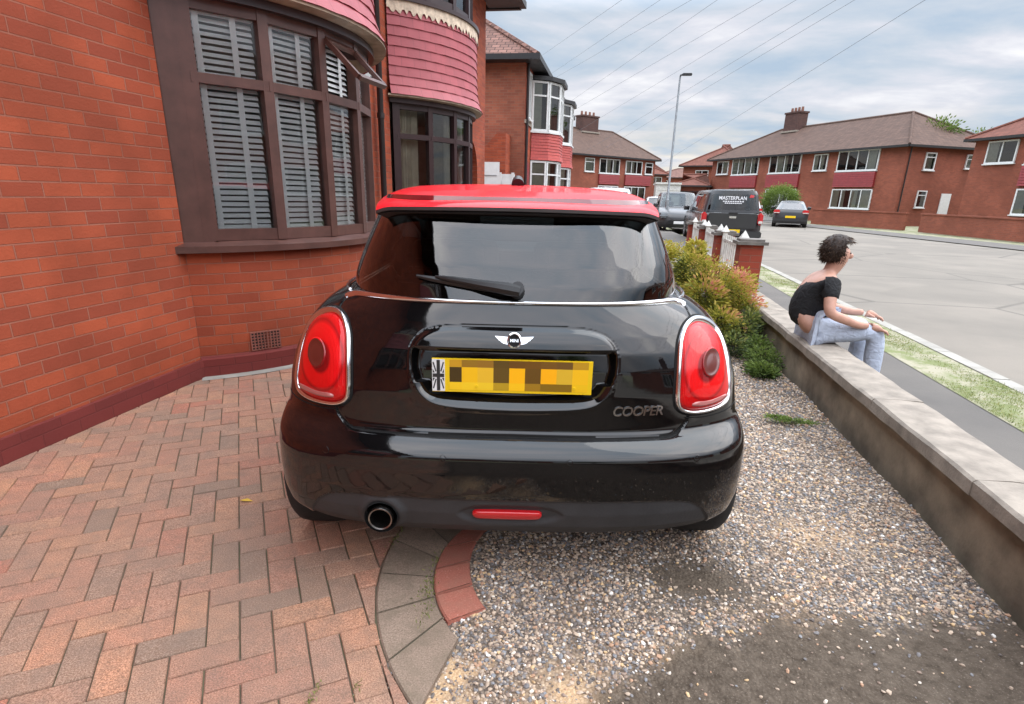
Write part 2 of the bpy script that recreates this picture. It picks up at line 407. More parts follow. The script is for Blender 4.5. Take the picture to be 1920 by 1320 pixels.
c_ = RAMP(t, at.outputs['Fac'], [(0.0, (.34, .24, .175)), (.12, (.43, .27, .19)), (.26, (.54, .28, .185)), (.50, (.60, .275, .18)), (.72, (.66, .335, .195)), (.88, (.50, .30, .21)), (1.0, (.60, .20, .125))])
f_ = NOISE(t, tcn, 240, 3, .75); g_ = NOISE(t, tcn, 14, 5, .65); h_ = NOISE(t, tcn, 1.6, 5, .6)
c_ = MIX(t, RAMP(t, f_, [(.44, 0.0), (.60, .85)]), c_, (.19, .10, .065))
c_ = MIX(t, RAMP(t, f_, [(.28, .75), (.43, 0.0)]), c_, (.70, .50, .38))
c_ = MIX(t, RAMP(t, g_, [(.35, .45), (.62, 0.0)]), c_, (.19, .14, .11))
c_ = MIX(t, RAMP(t, h_, [(.40, .40), (.62, 0.0)]), c_, (.22, .165, .13))
L(t, c_, b_.inputs['Base Color']); b_.inputs['Roughness'].default_value = .9; b_.inputs['Specular IOR Level'].default_value = .25
bump(t, b_, MATH(t, 'ADD', f_, MATH(t, 'MULTIPLY', g_, .6)), .9, .004); M['paver'] = mt
po = pav.build('block_paving', M['paver'], merge=False)
a_ = po.data.attributes.new('rnd', 'FLOAT', 'FACE'); a_.data.foreach_set('value', pav_rnd); structure(po)
M['joint'] = plain('joint_sand', (.16, .12, .085), .95, c2=(.10, .095, .05), vscale=6)
sheet('paving_bed', [(-3.3, -2.3), (-.62, -2.3), (-.60, 1.1), (-.54, 1.35), (-.46, 1.56), (-.42, 2.2), (-.2, 2.4), (-.9, 6.6), (-3.3, 6.6)], -.009, M['joint'])

# ---- grey and red kerb rings
def ring(name, c0, r0, c1, r1, a0, a1, n, mt_, z=.0, seg=6, dz=.001, gk=.8):
    bb = MB(); rr = []
    for i in range(n):
        A = a0+(a1-a0)*i/n; B = a0+(a1-a0)*(i+1)/n; g = .005
        outer, inner = [], []
        for k in range(seg+1):
            th = A+(B-A)*k/seg
            sg = 1 if a1 > a0 else -1
            if k == 0: th += sg*g/r0*gk
            if k == seg: th -= sg*g/r0*gk
            outer.append((c0[0]+r0*math.cos(th), c0[1]+r0*math.sin(th)))
            th2 = th+sg*(g/r0*gk if k == 0 else -g/r0*gk if k == seg else 0); inner.append((c1[0]+r1*math.cos(th2), c1[1]+r1*math.sin(th2)))
        zz = z+random.gauss(0, dz); r = random.random(); n0 = len(bb.f)
        for k in range(seg):
            o0, o1, i0, i1 = outer[k], outer[k+1], inner[k], inner[k+1]
            bb.face([o0+(zz-.004,), o1+(zz-.004,), i1+(zz-.004,), i0+(zz-.004,)][::1]) if False else None
            def ins(p, q, d=.006):
                v = Vector(q)-Vector(p); l = v.length; return tuple(Vector(p)+v*(d/l))
            oo0, oo1, ii0, ii1 = ins(o0, i0), ins(o1, i1), ins(i0, o0), ins(i1, o1)
            bb.face([oo0+(zz,), oo1+(zz,), ii1+(zz,), ii0+(zz,)])
            bb.face([o0+(zz-.006,), o1+(zz-.006,), oo1+(zz,), oo0+(zz,)]); bb.face([ii0+(zz,), ii1+(zz,), i1+(zz-.006,), i0+(zz-.006,)])
            bb.face([o0+(-.04,), o1+(-.04,), o1+(zz-.006,), o0+(zz-.006,)]); bb.face([i0+(zz-.006,), i1+(zz-.006,), i1+(-.04,), i0+(-.04,)])
        for e in (0, seg):
            o0, i0 = outer[e], inner[e]
            bb.face([o0+(-.04,), i0+(-.04,), i0+(zz-.002,), o0+(zz-.002,)])
        rr.extend([r]*(len(bb.f)-n0))
    ob = bb.build(name, mt_, merge=False)
    a = ob.data.attributes.new('rnd', 'FLOAT', 'FACE'); a.data.foreach_set('value', rr); return ob
def ringmat(name, ca_, cb_, sp, light, dirtc):
    mt, t, b = newmat(name); tcn = N(t, 'ShaderNodeTexCoord').outputs['Object']
    at = N(t, 'ShaderNodeAttribute'); at.attribute_name = 'rnd'
    c = RAMP(t, at.outputs['Fac'], [(0.0, ca_), (1.0, cb_)])
    f = NOISE(t, tcn, 200, 3, .75); g = NOISE(t, tcn, 9, 6, .65)
    c = MIX(t, RAMP(t, f, [(.45, 0.0), (.65, .6)]), c, sp)
    c = MIX(t, RAMP(t, f, [(.25, .5), (.40, 0.0)]), c, light)
    c = MIX(t, RAMP(t, g, [(.36, .6), (.56, 0.0)]), c, dirtc)
    L(t, c, b.inputs['Base Color']); b.inputs['Roughness'].default_value = .92; b.inputs['Specular IOR Level'].default_value = .25
    bump(t, b, MATH(t, 'ADD', f, g), .5, .004); return mt
M['grey_setts'] = ringmat('grey_kerb_block', (.24, .18, .135), (.36, .265, .20), (.09, .07, .052), (.58, .46, .37), (.15, .12, .085))
M['red_setts'] = ringmat('red_kerb_brick', (.36, .115, .08), (.42, .15, .105), (.22, .08, .06), (.7, .55, .48), (.30, .14, .10))
# the grey ring fills the space between the two circles, so its inner edge follows the red ring
M['joint_dark'] = plain('dark_joint_moss', (.045, .04, .025), .95, c2=(.04, .05, .02), vscale=9)
structure(ring('kerb_joint_bed', GC, GR-.01, (RC[0]+.02, RC[1]), RR+.03, rad(226), rad(110), 1, M['joint_dark'], z=-.003, seg=30, dz=0, gk=0))
structure(ring('grey_kerb_ring', GC, GR, (RC[0]+.02, RC[1]), RR+.02, rad(229), rad(110), 10, M['grey_setts'], z=.002, dz=.002, gk=.6))
structure(ring('red_brick_edging', RC, RR, QC, QR-.005, rad(222), rad(110), 7, M['red_setts'], z=.010, seg=5, dz=.003))

# ---- gravel: a bed sheet with the look of small stones, and real chippings on it
mt, t, b_ = newmat('gravel_bed')
tcn = N(t, 'ShaderNodeTexCoord').outputs['Object']
vo = N(t, 'ShaderNodeTexVoronoi'); vo.inputs['Scale'].default_value = 85; L(t, tcn, vo.inputs['Vector'])
sp_ = N(t, 'ShaderNodeSeparateColor'); L(t, vo.outputs['Color'], sp_.inputs[0])
c_ = RAMP(t, sp_.outputs[0], [(0.0, (.13, .105, .09)), (.25, (.26, .205, .16)), (.5, (.38, .295, .225)), (.72, (.50, .39, .29)), (.9, (.24, .24, .25)), (1.0, (.74, .66, .56))], 'CONSTANT')
f_ = NOISE(t, tcn, 1.9, 5, .6, .3); g_ = NOISE(t, tcn, 2.7, 4, .6)
gx = N(t, 'ShaderNodeSeparateXYZ'); L(t, tcn, gx.inputs[0])
c_ = MIX(t, RAMP(t, f_, [(.50, 0.0), (.62, .55)]), c_, (.36, .23, .13))
c_ = MIX(t, RAMP(t, g_, [(.34, .6), (.47, 0.0)]), c_, (.20, .155, .12))
c_ = MIX(t, RAMP(t, vo.outputs['Distance'], [(.30, 0.0), (.62, .65)]), c_, (.055, .045, .038))
L(t, c_, b_.inputs['Base Color']); b_.inputs['Roughness'].default_value = .95; b_.inputs['Specular IOR Level'].default_value = .2
soil = N(t, 'ShaderNodeAttribute'); soil.attribute_name = 'soil'; sandy = N(t, 'ShaderNodeAttribute'); sandy.attribute_name = 'sandy'
e1 = NOISE(t, tcn, 24, 6, .7); e2 = NOISE(t, tcn, 160, 3, .8)
ec = MIX(t, RAMP(t, e1, [(.35, 0.0), (.65, 1.0)]), (.062, .047, .034), (.125, .098, .074)); ec = MIX(t, RAMP(t, e2, [(.58, 0.0), (.74, .6)]), ec, (.40, .33, .26)); ec = MIX(t, RAMP(t, e2, [(.30, .6), (.42, 0.0)]), ec, (.07, .055, .045))
sc_ = MIX(t, RAMP(t, e2, [(.4, 0.0), (.62, 1.0)]), (.52, .33, .18), (.66, .47, .29))
c_ = MIX(t, sandy.outputs['Fac'], c_, sc_); c_ = MIX(t, soil.outputs['Fac'], c_, ec)
t.links.remove(b_.inputs['Base Color'].links[0]); L(t, c_, b_.inputs['Base Color'])
bump(t, b_, MATH(t, 'ADD', MATH(t, 'MULTIPLY', vo.outputs['Distance'], -.7), MATH(t, 'MULTIPLY', e2, .5)), .8, .01); M['gravel_bed'] = mt
def soilf(x, y):
    yb = np.interp(x, [-.05, .02, .15, .36, .74, 1.4], [.9, 1.25, 1.42, 1.62, 1.79, 1.9])+.03*np.sin(x*23)+.02*np.sin(y*27+x*39)
    s = 1/(1+np.exp(-(yb-y)*32))
    h = np.exp(-((x-.40)/.25)**2-((y-1.93)/.19)**2)
    far = .55*ss_(1.0, 1.35, x+.06*np.sin(y*3))*ss_(3.6, 4.4, y)
    return np.clip(np.maximum(np.maximum(s, h*1.1), far), 0, 1)
def sandf(x, y):
    b = 1.1*ss_(1.44, 1.33, y+.02*np.sin(x*50))*ss_(-.26, -.36, x+.03*np.sin(y*45)+.02*np.sin(y*90+x*70))+np.exp(-((x+.02)/.13)**2-((y-1.27)/.15)**2)+.6*np.exp(-((x-.95)/.2)**2-((y-2.35)/.12)**2)+.7*np.exp(-((x-.33)/.10)**2-((y-1.52)/.05)**2)+.5*np.exp(-((x+.12)/.1)**2-((y-1.08)/.09)**2)
    return np.clip(b*(.75+.25*np.sin(x*40)*np.sin(y*37)), 0, 1)
def ss_(a, b, x): t_ = np.clip((x-a)/(b-a), 0, 1); return t_*t_*(3-2*t_)
gx_, gy_ = np.meshgrid(np.linspace(-1.0, 1.42, 200), np.linspace(-2.2, 8.6, 900))
def gheight(x, y):
    h = .006*np.sin(x*5.1+1.2*np.sin(y*2.3))+.005*np.sin(y*4.3+x*2.1)+.004*np.sin(x*11+y*7)
    d = np.hypot(x-.33, y-1.98); h = h-.022*np.exp(-(d/.22)**2)           # scuffed hollow behind the tyre
    h = h+.035*np.clip((x-1.0)/.4, 0, 1)**2
    return h-.006
V_ = np.c_[gx_.ravel(), gy_.ravel(), gheight(gx_, gy_).ravel()]
ny_, nx_ = gx_.shape; ii = np.arange(ny_-1)[:, None]*nx_+np.arange(nx_-1)[None]; ii = ii.ravel()
F_ = np.c_[ii, ii+1, ii+nx_+1, ii+nx_]
cx_ = V_[F_].mean(1)
# keep the bed inside the rings and right of the paving
def gravel_in(x, y, m_=0.0):
    edge = np.interp(y, [0, .9, 1.1, 1.25, 1.5], [-.42, -.52, -.515, -.50, -.44])+.015*np.sin(y*31)+.01*np.sin(y*57)
    ok = (x > edge+m_) & (y < 1.52+np.clip(x+.44, 0, 1)*1.1-m_) & (y < 1.75)
    ok |= np.hypot(x-QC[0], y-QC[1]) < QR-.006-m_
    ok |= (x > .42) | ((y > 2.35) & (x > -.2))
    return ok
gb = gravel_in(cx_[:, 0], cx_[:, 1], -.01)
structure(npmesh('gravel_bed', V_, F_[gb], M['gravel_bed'], attrs={'soil': ('POINT', soilf(V_[:, 0], V_[:, 1])), 'sandy': ('POINT', sandf(V_[:, 0], V_[:, 1]))}))
sheet('drive_base', [(-1.0, -2.3), (1.42, -2.3), (1.42, 8.7), (-3.3, 8.7), (-3.3, 6.4), (-1, 2.2)], -.042, M['earth'])

ico = np.array([(0, 0, 1), (.894, 0, .447), (.276, .851, .447), (-.724, .526, .447), (-.724, -.526, .447), (.276, -.851, .447), (.724, .526, -.447), (-.276, .851, -.447), (-.894, 0, -.447), (-.276, -.851, -.447), (.724, -.526, -.447), (0, 0, -1)])
icf = np.array([(0, 1, 2), (0, 2, 3), (0, 3, 4), (0, 4, 5), (0, 5, 1), (1, 6, 2), (2, 7, 3), (3, 8, 4), (4, 9, 5), (5, 10, 1), (1, 10, 6), (2, 6, 7), (3, 7, 8), (4, 8, 9), (5, 9, 10), (11, 7, 6), (11, 8, 7), (11, 9, 8), (11, 10, 9), (11, 6, 10)])
def stones(n, xr, yr, smin, smax, dens):
    x = RNG.uniform(*xr, n); y = RNG.uniform(*yr, n)
    keep = dens(x, y) > RNG.random(n); x, y = x[keep], y[keep]; n = len(x)
    s = smin+(smax-smin)*RNG.random(n)**2.2
    base = ico[None]*(1+RNG.uniform(-.28, .28, (n, 12, 1)))
    base = base*np.stack([s, s*RNG.uniform(.55, 1, n), s*RNG.uniform(.35, .75, n)], 1)[:, None]
    a = RNG.uniform(0, 2*np.pi, n); bt = RNG.uniform(-.5, .5, n)
    X, Y, Z = base[..., 0], base[..., 1], base[..., 2]
    X, Z = X*np.cos(bt)[:, None]-Z*np.sin(bt)[:, None], X*np.sin(bt)[:, None]+Z*np.cos(bt)[:, None]
    X, Y = X*np.cos(a)[:, None]-Y*np.sin(a)[:, None], X*np.sin(a)[:, None]+Y*np.cos(a)[:, None]
    z0 = gheight(x, y)+s*.22
    V = np.stack([X+x[:, None], Y+y[:, None], Z+z0[:, None]], -1).reshape(-1, 3)
    F = (icf[None]+np.arange(n)[:, None, None]*12).reshape(-1, 3)
    return V, F, np.repeat(RNG.random(n), 20)
def dens_main(x, y):
    ge = np.interp(y, [1.0, 1.18, 1.21, 1.24, 1.27, 1.34, 1.44, 1.5], [-.02, -.12, -.24, -.34, -.43, -.505, -.50, -.44])
    # fewer loose stones in the earthy hollow and on the trodden soil at lower right
    d = np.where(gravel_in(x, y, .004), 1.0, 0.0)*np.clip((x-ge)/.03+.55+.4*np.sin(x*60+y*41), .04, 1)
    d = d*(1-.965*soilf(x, y))*(1-.5*sandf(x, y))
    n_ = .5+.5*np.sin(x*9.2+2*np.sin(y*6.1))*np.sin(y*8.7+1.5*np.sin(x*7.3))
    d = d*(.38+.5*n_)
    return d
parts_ = [stones(66000, (-.56, 1.42), (.75, 2.6), .0034, .0098, dens_main),
          stones(42000, (.25, 1.42), (2.6, 6.2), .005, .0115, lambda x, y: np.clip(.75-.22*np.clip(x-1.0, 0, 1)*2, 0, 1)),
          # stray chippings that spill over the grey ring and the last blocks
          stones(5200, (-.80, -.2), (.95, 1.56), .003, .0085, lambda x, y: np.exp(-np.abs(x-np.interp(y, [1.0, 1.15, 1.25, 1.34, 1.5], [-.50, -.46, -.48, -.52, -.46]))/.05))]
mt, t, b_ = newmat('stone_chippings')
at = N(t, 'ShaderNodeAttribute'); at.attribute_name = 'rnd'
c_ = RAMP(t, at.outputs['Fac'], [(0.0, (.15, .13, .12)), (.13, (.20, .195, .20)), (.26, (.31, .23, .18)), (.40, (.50, .39, .295)), (.58, (.62, .48, .36)), (.73, (.50, .30, .19)), (.80, (.70, .48, .26)), (.85, (.25, .26, .28)), (.93, (.80, .71, .60)), (.98, (.90, .87, .82))], 'CONSTANT')
tcn = N(t, 'ShaderNodeTexCoord').outputs['Object']
c_ = MIX(t, MATH(t, 'MULTIPLY', NOISE(t, tcn, 150, 3, .7), .45), c_, (.15, .12, .095))
L(t, c_, b_.inputs['Base Color']); b_.inputs['Roughness'].default_value = .8; b_.inputs['Specular IOR Level'].default_value = .3; M['chips'] = mt
vv, ff, rr, off = [], [], [], 0
for V, F, r in parts_: vv.append(V); ff.append(F+off); rr.append(r); off += len(V)
stuff(npmesh('gravel', np.vstack(vv), np.vstack(ff), M['chips'], smooth=False, attrs={'rnd': ('FACE', np.concatenate(rr))}), 'loose pale and grey stone chippings on the drive', 'gravel')

# pale concrete band between the blocks and the house
bd_ = MB()
for c in (5.05, -3.2):
    bd_.strip([(-3.93+1.735*math.cos(a), c+1.735*math.sin(a), .004) for a in np.linspace(-.96, .96, 40)], [(-3.93+1.83*math.cos(a), c+1.83*math.sin(a), .004) for a in np.linspace(-.96, .96, 40)])
structure(bd_.build('concrete_band', M['kerb']))
# ================================================================ the near house on the left
WX = -2.95                       # front wall plane
BR, BCX = 1.70, -3.93            # bay radius and centre x
def arc(cy, r, a0, a1, z, n=24, cx=BCX):
    return [(cx+r*math.cos(a0+(a1-a0)*k/n), cy+r*math.sin(a0+(a1-a0)*k/n), z) for k in range(n+1)]
PH = rad(54.8)
def bar(mb, p, q, w, d0, d1, nrm):
    """a bar from p to q, w wide, from d0 behind to d1 in front along the normal"""
    p, q, nrm = Vector(p), Vector(q), Vector(nrm).normalized(); ax = (q-p).normalized(); s = ax.cross(nrm).normalized()*(w/2)
    c = [P+s*i+nrm*j for P in (p, q) for i, j in ((-1, d0), (1, d0), (1, d1), (-1, d1))]
    c = [P+s_*w_+nrm*j for P in (p, q) for s_, w_, j in ((s, -1, d0), (s, 1, d0), (s, 1, d1), (s, -1, d1))]
    for f in ((0, 1, 2, 3), (7, 6, 5, 4), (0, 4, 5, 1), (1, 5, 6, 2), (2, 6, 7, 3), (3, 7, 4, 0)): mb.face([c[i] for i in f])
def bow_window(house, cy, zs, zt, zh, mats, name, kind, open_pane=None, R=BR, rot=0.0):
    """six lights round the bow, a transom and top lights; returns the part"""
    fr = MB(); n = 6; an = [rad(-51.6+rot+17.2*k) for k in range(n+1)]
    def P(a, r, z): return (BCX+r*math.cos(a), cy+r*math.sin(a), z)
    for k, a in enumerate(an):
        nr = (math.cos(a), math.sin(a), 0); bar(fr, P(a, R-.05, zs), P(a, R-.05, zh), .095 if k in (0, n) else .074, -.045, .03, nr)
    for k in range(n):
        a0, a1 = an[k], an[k+1]; am = (a0+a1)/2; nr = (math.cos(am), math.sin(am), 0)
        for z, w, o in ((zs+.04, .08, .028), (zt, .062, .034), (zh-.035, .07, .028)):
            bar(fr, P(a0, R-.05, z), P(a1, R-.05, z), w, -.045, o, nr)
        # slim casement frames inside the fixed frame
        for (za, zb) in ((zs+.09, zt-.035), (zt+.035, zh-.08)):
            if open_pane == k and za > zt: continue
            continue
            for A, B in (((a0+d, za), (a0+d, zb)), ((a1-d, za), (a1-d, zb))):
                bar(fr, P(A[0], R-.055, A[1]), P(B[0], R-.055, B[1]), .018, -.02, .018, nr)
            for z in (za+.012, zb-.012): bar(fr, P(a0+rad(1.3), R-.055, z), P(a1-rad(1.3), R-.055, z), .018, -.02, .018, nr)
    win = fr.build(name, mats['frame'], house)
    for k in range(n):
        a0, a1 = an[k]+rad(1.2), an[k+1]-rad(1.2)
        for (za, zb) in ((zs+.08, zt-.03), (zt+.03, zh-.07)):
            if open_pane == k and za > zt: continue
            g = MB(); a, b, c, d = P(a0, R-.065, za), P(a1, R-.065, za), P(a1, R-.065, zb), P(a0, R-.065, zb)
            # a real glass sheet with two faces would double the tint: one sheet is enough for a 4 mm pane
            g.face([a, b, c, d]); g.build('pane', M['glass'], win)
    if open_pane is not None:
        k = open_pane; a0, a1 = an[k]+rad(1.6), an[k+1]-rad(1.6); am = (a0+a1)/2
        nr = Vector((math.cos(am), math.sin(am), 0)); A, B = Vector(P(a0, R-.02, zh-.07)), Vector(P(a1, R-.02, zh-.07))
        th = rad(46); dn = nr*math.sin(th)-Vector((0, 0, 1))*math.cos(th); h = .37; pn = nr*math.cos(th)+Vector((0, 0, 1))*math.sin(th)
        s = MB(); C, D = B+dn*h, A+dn*h
        for p, q in ((A, B), (B, C), (C, D), (D, A)): bar(s, p, q, .042, -.018, .018, pn)
        so_ = s.build('open_fanlight', mats['frame'], win)
        g = MB(); g.face([A, B, C, D]); so_['label'] = 'brown framed fanlight swung open at its foot'
        s2 = MB(); e = .02
        for p, q in ((A, B), (B, C), (C, D), (D, A)): bar(s2, p+(A+C)/2*0, q, .05, -.024, -.0185, pn)
        gl = MB(); gl.face([A, B, C, D]); 
        for v_ in (g,): v_.build('fanlight_pane', M['glass'], win)
    # sill
    sl_ = MB(); o = arc(cy, R+.075, -PH-.03, PH+.03, zs-.075, 30); o2 = [(x, y, zs-.03) for x, y, z in o]; i2 = arc(cy, R-.05, -PH-.03, PH+.03, zs, 30)
    i1 = [(x, y, zs-.075) for x, y, z in arc(cy, R-.0, -PH-.03, PH+.03, zs, 30)]
    sl_.strip(i1, o); sl_.strip(o, o2); sl_.strip(o2, i2)
    for e in (0, -1): sl_.face([i1[e], o[e], o2[e], i2[e]])
    sl_.build('window_sill', mats['sill'], win, smooth=30)
    return win, an, P
def tile_cladding(house, cy, z0, z1, rowh, mt, R=BR, ragged=None):
    cl = MB(); n = int(round((z1-z0)/rowh)); seg = 44
    def off(z): return (.085 if cy > 8 else .11)*math.exp(-((z-z0)/.13))+.035
    for k in range(n):
        za, zb = z0+k*rowh, z0+(k+1)*rowh+.004
        ra, rb = R+off(za)+.014, R+off(zb)
        j = random.uniform(-.05, .05)
        lo, hi, un = [], [], []
        for i in range(seg+1):
            a = -PH+2*PH*i/seg; w = .0022*math.sin(i*1.9+k*2.3)+.0015*math.sin(i*.7+k)
            lo.append((BCX+(ra+w)*math.cos(a), cy+(ra+w)*math.sin(a), za+w)); hi.append((BCX+rb*math.cos(a), cy+rb*math.sin(a), zb))
            un.append((BCX+(ra-.02)*math.cos(a), cy+(ra-.02)*math.sin(a), za+.002))
        u = 0.0
        for i in range(seg):
            d = (Vector(lo[i+1])-Vector(lo[i])).length; v0, v1 = k*.1+.012, k*.1+.088; uo = u+(k % 2)*.0
            cl.face([lo[i], lo[i+1], hi[i+1], hi[i]], [(uo, v0), (uo+d, v0), (uo+d, v1), (uo, v1)])
            cl.face([un[i], un[i+1], lo[i+1], lo[i]], [(uo, v0), (uo+d, v0), (uo+d, v0+.002), (uo, v0+.002)]); u += d
    return cl.build('tile_cladding', mt, house, smooth=25)
def lip(house, cy, z, R=BR):
    b = MB(); r0, r1 = R-.10, R+(.118 if cy > 8 else .143)
    o = arc(cy, r1, -PH-.02, PH+.02, z, 36); o2 = [(x, y, z-.02) for x, y, _ in o]; i = arc(cy, r0, -PH, PH, z-.035, 36)
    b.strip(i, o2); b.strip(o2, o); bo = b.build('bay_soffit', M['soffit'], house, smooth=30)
    f = MB(); r2 = R+.03; o = arc(cy, r2, -PH, PH, z-.03, 36); l = [(x, y, z-.085) for x, y, _ in o]; l2 = arc(cy, R-.1, -PH, PH, z-.085, 36)
    f.strip(l2, l); f.strip(l, o); f.build('fascia', M['frame_dark'], house, smooth=30)
def wall_arc(b, cy, r, z0, z1, y_off=0):
    a = arc(cy, r, -PH, PH, z0, 40); c = [(x, y, z1) for x, y, _ in a]; b.strip(a, c)

house1 = thing('brick_house', 'orange painted brick house with two round tile hung bays, nearest on the left', 'house', (WX, 5.0, 0))
H1 = Matrix.Translation((-WX, -5.0, 0))
def attach(root):
    """children were modelled in world coordinates: shift them so that they sit right under their root"""
    inv = root.matrix_basis.inverted()
    for c in list(root.children):
        if not c.get('_fixed'): c.matrix_local = inv @ c.matrix_local; c['_fixed'] = 1
B1, B2, B0 = 5.05, 9.05, -3.2
zs, zt, zh, zl, zu = .98, 2.03, 2.42, 2.50, 3.46
w = MB()
# flat wall between and beyond the bays
def flat(y0, y1, z0, z1, x=WX): w.face([(x, y0, z0), (x, y1, z0), (x, y1, z1), (x, y0, z1)])
hb = 1.39
ed = [(-9.0, B0-hb), (B0+hb, B1-hb), (B1+hb, B2-hb), (B2+hb, 11.35), (12.55, 13.25)]
for a, b in ed: flat(a, b, 0, 5.15)
flat(11.35, 12.55, 2.35, 5.15)
for c in (B0, B1, B2):
    wall_arc(w, c, BR-.0, .14, zs-.07); wall_arc(w, c, BR+.0, zl+.06, zu+.03)
w.face([(WX, 13.25, 0), (-9.8, 13.25, 0), (-9.8, 13.25, 5.15), (WX, 13.25, 5.15)])
w.face([(-9.8, -9, 0), (WX, -9, 0), (WX, -9, 5.15), (-9.8, -9, 5.15)])
w.face([(-9.8, 13.25, 0), (-9.8, -9, 0), (-9.8, -9, 5.15), (-9.8, 13.25, 5.15)])
w.build('wall', M['brick_near'], house1)
for c in (B0, B1, B2):
    pl = MB(); a = arc(c, BR+.035, -PH, PH, 0, 40); pl.strip(a, [(x, y, .13) for x, y, _ in a]); pl.strip([(x, y, .13) for x, y, _ in a], arc(c, BR, -PH, PH, .15, 40)); pl.build('bay_plinth', M['brick_plinth'], house1, smooth=30)
for a, b in ed: pl = MB(); pl.box(WX-.02, WX+.03, a, b, -.02, .13); pl.build('plinth', M['brick_plinth'], house1)
# arched porch at the far end
pb = MB(); n = 14; yc, r, zc_ = 11.95, .6, 1.75
prev = None
for k in range(n+1):
    a = math.pi*k/n; p = (yc+r*math.cos(a), zc_+r*math.sin(a))
    if prev is not None:
        pb.face([(WX, prev[0], prev[1]), (WX, p[0], p[1]), (WX-.9, p[0], p[1]), (WX-.9, prev[0], prev[1])])
    prev = p
for y in (11.35, 12.55): pb.face([(WX, y, 0), (WX-.9, y, 0), (WX-.9, y, zc_), (WX, y, zc_)])
pb.face([(WX-.9, 11.35, 0), (WX-.9, 12.55, 0), (WX-.9, 12.55, 2.35), (WX-.9, 11.35, 2.35)])
pb.build('porch', M['brick_near'], house1)
sp = MB()           # spandrel round the arch
for s in (-1, 1):
    for k in range(n//2):
        a, b = math.pi/2-s*math.pi*k/n, math.pi/2-s*math.pi*(k+1)/n
        pa, pb_ = (yc+r*math.cos(a), zc_+r*math.sin(a)), (yc+r*math.cos(b), zc_+r*math.sin(b))
        sp.face([(WX, pa[0], pa[1]), (WX, pb_[0], pb_[1]), (WX, pb_[0], 2.35), (WX, pa[0], 2.35)])
sp.build('arch_spandrel', M['brick_near'], house1)
dr = MB(); dr.box(WX-.86, WX-.80, 11.5, 12.4, 0, 2.0); dr.build('front_door', M['frame_dark'], house1)
mb_ = dict(frame=M['frame_brown'], sill=M['frame_brown']); md_ = dict(frame=M['frame_dark'], sill=M['frame_dark'])
wins = {}
for key, c, mm, op, zh, zl, rot in (('b0', B0, mb_, None, 2.50, 2.58, 0), ('b1', B1, mb_, 2, 2.50, 2.58, 2.9), ('b2', B2, md_, None, 2.42, 2.50, 0)):
    wins[key] = bow_window(house1, c, zs, zt, zh, mm, 'bow_window', key, op, rot=rot)
    if rot:
        jb2 = MB(); a_ = [(BCX+(BR-.02)*math.cos(a), c+(BR-.02)*math.sin(a), zs-.03) for a in np.linspace(-PH, rad(-48), 6)]
        jb2.strip(a_, [(x, y, zh+.06) for x, y, _ in a_]); jb2.build('window_jamb', M['frame_brown'], house1)
    lip(house1, c, zl); tile_cladding(house1, c, zl, zu, .110, M['tile_pink'])
    u = MB(); # cream render under the upper sill with a ragged lower edge
    seg = 120; top = arc(c, BR+.047, -PH, PH, zu+.10, seg); low = []
    for i, (x, y, z) in enumerate(arc(c, BR+.060, -PH, PH, 0, seg)):
        q = (i*0.9) % 3.0
        low.append((x, y, zu-.05+.035*(1 if q < 1.5 else -1)*random.uniform(.3, 1)+.012*random.random()))
    u.strip(low, top); u.build('flaking_render_band', M['cream'], house1)
    bow_window(house1, c, zu+.16, 4.35, 4.75, mm, 'upper_bow_window', key)
    t_ = MB(); wall_arc(t_, c, BR-.0, 4.75, 5.15); t_.build('bay_head', M['brick_near'], house1)
    for z in (zl-.03, 4.80):    # floors of the bay: close it above the windows
        cp = MB(); a = arc(c, BR-.06, -PH, PH, z, 24); cp.face([(WX-.3, a[0][1], z)]+a+[(WX-.3, a[-1][1], z)])
        cp.build('bay_ceiling', M['room'], house1)
# rooms: floor, back and sides seen through the glass
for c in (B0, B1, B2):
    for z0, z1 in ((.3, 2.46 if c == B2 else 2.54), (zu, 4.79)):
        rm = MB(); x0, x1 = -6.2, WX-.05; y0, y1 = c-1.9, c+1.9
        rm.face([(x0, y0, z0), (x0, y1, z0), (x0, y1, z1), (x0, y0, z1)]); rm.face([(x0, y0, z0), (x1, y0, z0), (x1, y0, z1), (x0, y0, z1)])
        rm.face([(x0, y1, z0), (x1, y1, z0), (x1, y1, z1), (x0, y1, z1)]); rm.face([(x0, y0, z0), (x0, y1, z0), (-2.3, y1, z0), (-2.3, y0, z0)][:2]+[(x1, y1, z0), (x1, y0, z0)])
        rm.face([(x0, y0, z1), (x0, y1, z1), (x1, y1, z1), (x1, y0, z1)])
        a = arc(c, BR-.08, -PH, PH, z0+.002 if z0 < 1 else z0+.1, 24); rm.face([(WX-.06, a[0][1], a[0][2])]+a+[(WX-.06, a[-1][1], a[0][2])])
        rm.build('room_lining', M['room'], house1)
# roof with eaves, gutter
rf = MB(); e = .42; x0, x1, y0, y1, z = -9.8-e, WX+e+.25, -9-e, 13.25+e, 5.12
rd = (x1-x0)/2; zr = z+rd*.72
rf.face([(x1, y0, z), (x1, y1, z), (x1-rd, y1-rd*.9, zr), (x1-rd, y0+rd*.9, zr)])
rf.face([(x1, y1, z), (x0, y1, z), (x1-rd, y1-rd*.9, zr)]); rf.face([(x0, y0, z), (x1, y0, z), (x1-rd, y0+rd*.9, zr)])
rf.face([(x0, y1, z), (x0, y0, z), (x1-rd, y0+rd*.9, zr), (x1-rd, y1-rd*.9, zr)])
rf.build('roof', M['roof_pink'], house1)
gt = MB(); gt.box(x1-.02, x1+.10, y0, y1, z-.12, z+.0); gt.box(x0, x1-.02, y1-.02, y1+.1, z-.12, z); gt.box(WX-.02, x1-.02, y0, y1-.02, z-.10, z-.06)
gt.build('gutter', M['gutter'], house1)
